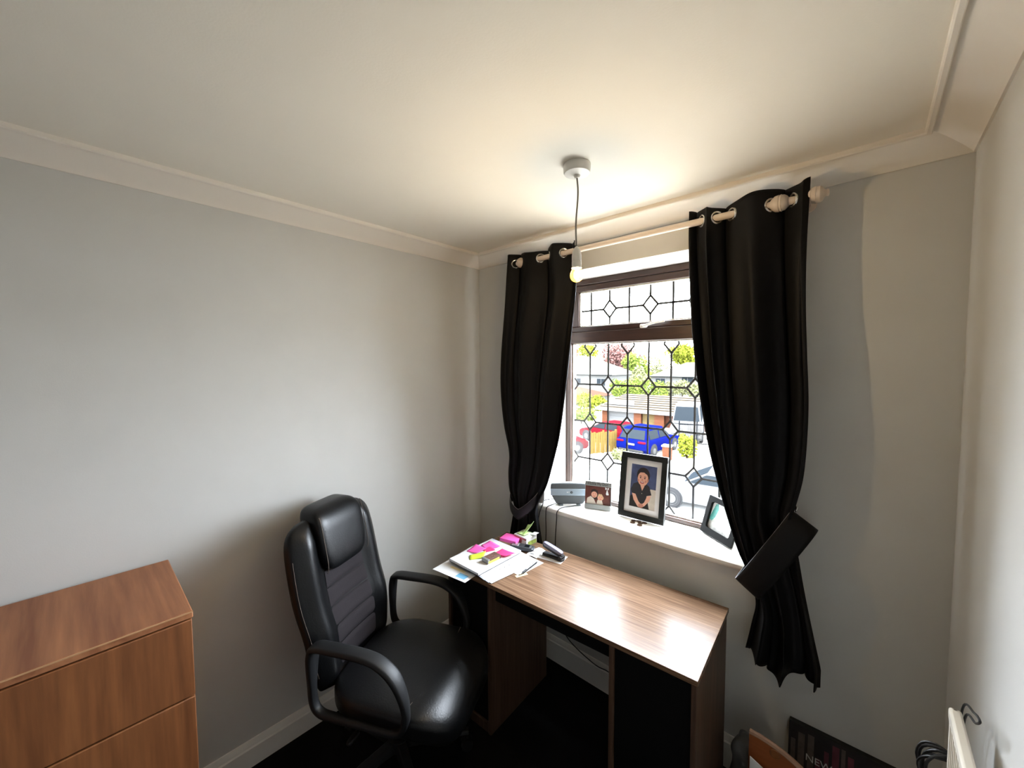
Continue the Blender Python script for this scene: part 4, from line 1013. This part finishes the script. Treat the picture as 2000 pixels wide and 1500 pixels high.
for i in range(n):
    j = (i+1) % n; fs += [(i, j, n+j, n+i), (2*n+i, 2*n+j, j, i), (n+i, n+j, 3*n+j, 3*n+i), (2*n+i, 3*n+i, 3*n+j, 2*n+j)]
mb.add(vs, fs); mb.build('frame', mat('matt_black_frame', (14, 14, 13), .8, spec=.1), t, ang=.5)
MB().tube([T(x, -.004, z) for x, z in oo], .003, 6, closed=True).build('silver_edge', M['silverlip'], t)
fbox(T, (-h2+.003, -.002, .003), (h2-.003, .002, FHt-.003)).build('backing', M['framewood'], t, smooth=False)
mb = MB(); x0_, x1_, z0_, z1_ = -h2+bw*.7, h2-bw*.7, bw*.9, FHt-bw*.7
flat(T, mb, [(x0_, z0_), (x1_, z0_), (x1_, z1_), (x0_, z1_)], -.0030, 0)
flat(T, mb, [(x0_, z0_+.045), (x0_+.02, z1_-.01), (x0_+.035, z1_-.004), (x0_+.045, z1_-.03), (x0_+.035, z0_+.06), (x0_+.02, z0_+.04)], -.0032, 1)
flat(T, mb, [(x0_, z0_), (x1_, z0_), (x1_, z0_+.02), (x0_+.06, z0_+.045), (x0_, z0_+.06)], -.0031, 2)
mb.build('photo_print', [M['p_greywhite'], M['p_teal'], mat('print_grey_rock', (150, 148, 142), .5, noise=.35, nscale=80)], t, smooth=False)
mb = MB().prism([T(-.02, .004, .12), T(.02, .004, .12), Vector((.02, .085, 0)), Vector((-.02, .085, 0))], (0, .002, 0)); mb.build('strut', M['black'], t, smooth=False)

c0 = None
for k, (x, y, st) in enumerate(((1240, 1013.5, 0), (1238, 1017, 0), (1250, 1014.5, 0), (1253, 1018.5, 0), (1261, 1018, 0), (1251.5, 1022, 0))):
    p = at(x, y, 'z', SZ)
    if c0 is None:
        c0 = MB().lathe([(.0122, 0), (.013, .0004), (.013, .0015), (.0122, .0019), (.011, .0016)], 24).build('coin', M['coin'])
        o = tag(c0, 'bronze coin lying on the window board before the large frame', 'coin', 'loose coins on the window board')
    else:
        o = c0.copy(); C.objects.link(o)
    o.location = (p.x+.006, p.y-.028, SZ)
# cables from the router over the edge of the board and down behind the desk
def wallcable(label, pts): return tag(MB().tube(spline(pts, 6), .0026, 8).build('cable', M['rubber']), label, 'cable')
def sillcable(pxs, ztail=.5, start=None):
    pts = list(start or [])
    for px, py in pxs:
        p = at(px, py, 'y', -.037); pts.append(p)
    e = pts[-1].copy(); e.z = ztail; pts.append(e); return pts
wallcable('black cable in a wide arc off the left end of the window board', [Vector((.60, .11, SZ+.012)), Vector((.58, .06, SZ+.02)), Vector((.545, .0, SZ+.018))] + sillcable([(1060, 985), (1053, 1005), (1050, 1030), (1050, 1045)]))
wallcable('middle black cable of three down from the router', [Vector((.61, .10, SZ+.006)), Vector((.60, .04, SZ+.004)), Vector((.595, -.01, SZ+.004))] + sillcable([(1067.5, 992), (1066, 1010), (1066.5, 1035), (1066, 1062)]))
wallcable('rightmost black cable of three, ending behind the stapler', [Vector((.72, .10, SZ+.004)), Vector((.69, .05, SZ+.004)), Vector((.665, -.005, SZ+.004))] + sillcable([(1088, 1000), (1087, 1015), (1085, 1045), (1084.5, 1068)]))
a_ = at(1106, 1242, 'y', -.03); b_ = at(1130, 1270, 'y', -.03); c_ = at(1165, 1300, 'y', -.03); d_ = at(1193, 1316, 'y', -.03)
wallcable('black cable slanting across the wall in the desk kneehole', [a_+Vector((-.02, 0, .06)), a_, b_, c_, d_, d_+Vector((.12, 0, -.06))])

# ------------------------------------------------------------------ things on the desk
def sheet(name, label, cat, x, y, z, w_, l_, ang, m, th=.0006, group=None, bow=0):
    """flat sheet with its lower-right corner at x,y; w_ to the left, l_ away"""
    o = thing(name, label, cat, (x, y, z), ang, group) if False else None
    mb = MB(); nx = 8
    def g(u, v): return Vector((-w_+w_*u, l_*v, bow*math.sin(PI*u)))
    vs = []
    mb.grid(lambda u, v: g(u, v)+Vector((0, 0, th)), nx, 4); mb.grid(lambda u, v: g(u, v), nx, 4); e = nx*4
    for rw in ([i for i in range(nx)], [3*nx+i for i in range(nx)], [j*nx for j in range(4)], [j*nx+nx-1 for j in range(4)]):
        for a0, b0 in zip(rw, rw[1:]): mb.f.append((a0, b0, b0+e, a0+e)); mb.mi.append(0)
    o = mb.build(name, m, loc=(x, y, z), rotz=ang, smooth=False)
    return tag(o, label, cat, group)
zt = DT+.0005
G_ = 'loose sheets and envelopes on the left of the desk'
def corner(px, py, z): return at(px, py, 'z', z)
p = corner(908, 1136, zt+.006)
env = sheet('envelope', 'white envelope overhanging the front left of the desk', 'envelope', p.x, p.y, zt, .208, .30, math.radians(7), M['paper'], .0012, G_)
MB().box((-.075, .015, .0013), (-.02, .05, .0016)).build('blue_print', M['inkblue'], env, smooth=False)
MB().box((-.15, .06, .0013), (-.06, .075, .0016)).build('window_patch', M['cream'], env, smooth=False)
specs = [('lowest sheet of the fanned papers, squared to the desk edge', .694, -.590, -6.4, .001), ('second sheet up in the fanned papers', .682, -.597, -6, .0035),
         ('third sheet up in the fanned papers, turned left', .668, -.590, -5, .0055), ('fourth sheet up in the fanned papers, with grey lines', .657, -.600, -6.5, .0075), ('top sheet of the fanned papers below the writing pad', .640, -.592, -3.5, .010)]
for k, (lb_, x, y, an, dz) in enumerate(specs):
    s_ = sheet('paper_sheet', lb_, 'paper', x, y, zt+.0014+dz, .21, .297, math.radians(an), M['paper'] if k % 2 == 0 else M['paper2'], .0012, G_, bow=.002)
    mb = MB()
    for j in range(5): mb.box((-.004-.012*(j % 2), .03+.012*j, .0013), (-.0015, .20, .0015)) if False else mb.box((-.19, .05+.03*j, .0034-.0016), (-.02, .052+.03*j, .0036)) 
    if k in (0, 3): mb.build('printed_line', M['pewter'], s_, smooth=False)
p = corner(934, 1122, zt+.022)
pad = thing('writing_pad', 'thick white writing pad lying on the fanned papers', 'pad', (p.x, p.y, zt+.0142), math.radians(0))
B((-.21, 0, .002), (0, .297, .013)).build('pages', M['paper'], pad, bevel=.001)
B((-.211, -.001, 0), (.001, .298, .002)).build('back_board', M['greyplastic'], pad, smooth=False)
B((-.211, .29, -.001+.001), (.001, .30, .0136)).build('binding', M['paper2'], pad, bevel=.001)
ZP = zt+.0142+.013
p = corner(960, 1056, zt+.02)
sheet('paper_sheet', 'white sheet sticking out behind the writing pad', 'paper', p.x+.205, p.y-.235, zt+.012, .19, .22, math.radians(4), M['paper'], .0012, G_)
p = corner(1040, 1090, zt)
sheet('paper_sheet', 'loose white sheet beneath the pen', 'paper', .742, -.455, zt, .20, .17, math.radians(-4), M['paper'], .0008, G_)
def note(label, px, m, z, curl=.006, gname='scattered sticky notes', th=.0006):
    P4 = [at(x, y, 'z', z) for x, y in px]; o0 = (P4[0]+P4[2])/2
    def g(u, v):
        q = (P4[0]*(1-u)+P4[1]*u)*(1-v)+(P4[3]*(1-u)+P4[2]*u)*v
        return q-o0+Vector((0, 0, curl*(u*u)*.8+curl*.5*v*(1-u)))
    mb = MB(); mb.grid(g, 7, 7)
    o = mb.build('sticky_note', m, loc=(o0.x, o0.y, z+.0006), solid=th, ang=3); return tag(o, label, 'note', gname)
note('pink sticky note at the left of the pad', [(911, 1077), (930, 1083), (950, 1074), (930, 1064)], M['pink'], ZP, .008)
note('pink sticky note behind another, at the back of the pad', [(950, 1076), (977, 1069), (957, 1058), (940, 1066)], M['pink'], ZP, .007)
note('deeper pink sticky note half under the pink one at the back', [(948, 1079), (968, 1075), (955, 1066), (938, 1070)], M['hotpink'], ZP-.0005+.001, .002)
note('hot pink sticky note at the right of the pad', [(965, 1081), (986, 1089), (1007, 1083), (981, 1073)], M['hotpink'], ZP+.004, .008)
note('lime green sticky note in front of the pink one', [(917, 1094), (945, 1091), (949, 1079), (917, 1086)], M['lime'], ZP, .009)
p = at(953, 1103, 'z', ZP); q2 = at(978, 1091, 'z', ZP)
bx = thing('small_box', 'little grey printed box on a yellow note on the pad', 'box', (p.x, p.y, ZP+.001), math.atan2(q2.y-p.y, q2.x-p.x))
M['motif'] = mat('brown_print', (96, 66, 56), .6, noise=.6, nscale=120)
M['yellow'] = mat('yellow_note', (240, 222, 90), .7)
L_ = (q2-p).length
B((0, 0, 0), (L_, .045, .02)).build('carton', M['motif'], bx, bevel=.001)
B((-.001, -.001, .003), (.012, .046, .0205)).build('grey_end', M['pewter'], bx, bevel=.001)
B((.004, -.0012, .001), (L_-.01, 0, .012)).build('yellow_label', M['yellow'], bx, smooth=False)
# pen
p = at(1018, 1118, 'z', DT+.006); q2 = at(1042, 1099, 'z', DT+.006); d_ = (q2-p); L_ = d_.length*1.15; an = math.atan2(d_.y, d_.x)
pn = thing('pen', 'black and white ballpoint pen beside the papers', 'pen', (p.x+.008, p.y, DT+.0062), an)
MB().lathe([(.001, -.012), (.0035, 0), (.0052, .012), (.0056, L_*.55)], 14, (0, 0, 0), 'x').build('barrel', M['ink'], pn)
MB().lathe([(.0057, L_*.5), (.006, L_*.52), (.006, L_*.98), (.003, L_)], 14, (0, 0, 0), 'x').build('cap', M['ink'], pn)
B((L_*.25, -.004, .0045), (L_*.95, -.001, .0066)).build('clip', M['paper'], pn, bevel=.0005)
MB().lathe([(.0056, .004), (.0058, .03), (.0054, .031)], 14, (0, 0, 0), 'x').build('grip', M['ink'], pn)
# cotton/receipt slips
p = at(1009, 1125, 'z', DT+.001)
sheet('paper_slip', 'narrow cream slip poking out by the pen tip', 'paper', p.x+.01, p.y-.01, zt, .018, .06, math.radians(-20), M['cream'], .0008)
# pink note block on a tan block
p = at(974, 1060, 'z', zt+.012)
nb_ = thing('note_block', 'pink block of sticky notes on a tan block behind the phone', 'note block', (.447, -.282, zt+.0), math.radians(12))
B((-.005, 0, 0), (.098, .07, .018)).build('tan_block', M['tan'], nb_, bevel=.001)
B((0, .004, .0182), (.10, .076, .034)).build('pink_block', M['pink'], nb_, bevel=.001)
# phone
p = at(993, 1069, 'z', zt+.012); q2 = at(1040, 1077, 'z', zt+.012); d_ = q2-p; an = math.atan2(d_.y, d_.x); L_ = d_.length
ph = thing('telephone', 'dark grey mobile phone lying beside the note block', 'phone', (p.x, p.y, zt+.0015), an)
MB().superq((L_/2, .028, .010), (L_/2, .030, .0095), .5, .35, 44, 14, lambda v: Vector((v.x, v.y*(1-.12*(v.x/.07)), v.z))).build('body', M['steel'], ph)
MB().superq((L_/2-.002, .028, .0175), (L_/2-.012, .023, .004), .5, .4, 36, 10).build('face', M['greyplastic'], ph)
B((L_*.60, .013, .0205), (L_*.82, .043, .0222)).build('screen', M['carglass'], ph, bevel=.001)
B((.012, .010, .019), (.05, .046, .0222)).build('silver_cover', M['silverlip'], ph, bevel=.004)
for i in range(3):
    for j in range(3): B((L_*.42+.010*i, .014+.011*j, .0205), (L_*.42+.008+.010*i, .022+.011*j, .0224)).build('key', M['steel'], ph, smooth=False)
# card box with green sheets
p = at(1031, 1067, 'z', zt); q2 = at(1007, 1056, 'z', zt)
an = math.atan2(p.y-q2.y, p.x-q2.x)
cb = thing('card_box', 'small white card box with pink side and green sheets sticking out', 'box', (q2.x, q2.y-.012, zt), an)
L_ = (p-q2).length; Dp = .082; Hb = .047
M['pinkprint'] = mat('pink_print', (214, 120, 130), .7, noise=.3, nscale=90)
M['greenprint'] = mat('green_print', (150, 168, 80), .7, noise=.5, nscale=60)
mb = MB().box((0, 0, 0), (L_, Dp, Hb-.002)); mb.build('carton', M['paper'], cb, bevel=.0008)
B((.003, -.0008, .006), (L_-.004, 0, Hb-.008)).build('pink_print', M['pinkprint'], cb, smooth=False)
B((L_, .012, .002), (L_+.0008, Dp-.004, .024)).build('green_print', M['greenprint'], cb, smooth=False)
mb = MB().grid(lambda u, v: Vector((.03+.045*u, .02+.06*v, Hb+.001+.03*u*u+.035*v*v)), 8, 8); mb.build('green_sheet', M['palegreen'], cb, solid=.0008, ang=3)
mb = MB().grid(lambda u, v: Vector((.01+.06*u, .01+.05*v, Hb+.0005+.006*u)), 6, 6); mb.build('green_sheet', M['palegreen'], cb, solid=.0008, ang=3)
mb = MB().grid(lambda u, v: Vector((L_-.02+.035*u, .05+.035*v, Hb+.001+.004*v+.006*u)), 6, 4); mb.build('flap', M['paper'], cb, solid=.0008, ang=3)
mb = MB().grid(lambda u, v: Vector((L_-.03+.03*u, -.002-.004*v-.012*v*v, .03*(1-v)+.003)), 5, 6); mb.build('hanging_tag', M['paper'], cb, solid=.0008, ang=3)
for k, (px, py, an, lb_) in enumerate(((1052, 1079, -12, 'crumpled white slip between the card box and the stapler'), (1047, 1086, 14, 'white slip with a dark mark below the card box'))):
    p = at(px, py, 'z', zt); s_ = sheet('paper_slip', lb_, 'paper', p.x+.02, p.y-.02, zt+.0004+.0012*k, .065, .05, math.radians(an), M['paper'], .0008, None, .006)
    if k: MB().box((-.045, .018, .0068), (-.025, .024, .0074)).build('printed_mark', M['ink'], s_, smooth=False)
# stapler on a printed card
c3 = [at(1050, 1089, 'z', zt), at(1095, 1102, 'z', zt), at(1110, 1088, 'z', zt)]
an = math.atan2(c3[1].y-c3[0].y, c3[1].x-c3[0].x)
cd_ = thing('card', 'white printed card under the stapler', 'card', (c3[0].x, c3[0].y, zt), an)
B((0, 0, 0), ((c3[1]-c3[0]).length, .086, .0008)).build('sheet', M['paper'], cd_, smooth=False)
B((.006, .03, .0009), (.07, .075, .0011)).build('dark_print', M['greyplastic'], cd_, smooth=False)
e0 = at(1063, 1083, 'z', zt+.004); e1 = at(1098, 1097, 'z', zt+.004); an = math.atan2(e1.y-e0.y, e1.x-e0.x); L_ = .125
sp = thing('stapler', 'dark stapler with a grey top standing open on a white card', 'stapler', (e1.x-math.cos(an)*L_, e1.y-math.sin(an)*L_+.012, zt+.0012), an)
MB().superq((L_/2, 0, .006), (L_/2, .019, .006), .4, .35, 36, 10).build('base', M['ink'], sp)
def tilt(v):
    q = Vector(v); a_ = -.21; x = q.x-.115; z = q.z-.02
    return Vector((.115+x*math.cos(a_)-z*math.sin(a_)*-1*-1, q.y, .02+x*math.sin(a_)*1+z*math.cos(a_)))
mb = MB().superq((0, 0, 0), (.062, .013, .009), .45, .4, 36, 10, lambda v: tilt(Vector((v.x+.058, v.y, v.z+.024)))); mb.build('magazine', M['ink'], sp)
mb = MB().superq((0, 0, 0), (.060, .0145, .009), .5, .45, 36, 10, lambda v: tilt(Vector((v.x+.056, v.y, v.z+.036)))); mb.build('top_cover', mat('mauve_grey_plastic', (112, 110, 128), .35), sp)
MB().lathe([(.009, -.019), (.010, -.017), (.010, .017), (.009, .019)], 16, (.113, 0, .016), 'y').build('hinge', M['ink'], sp)
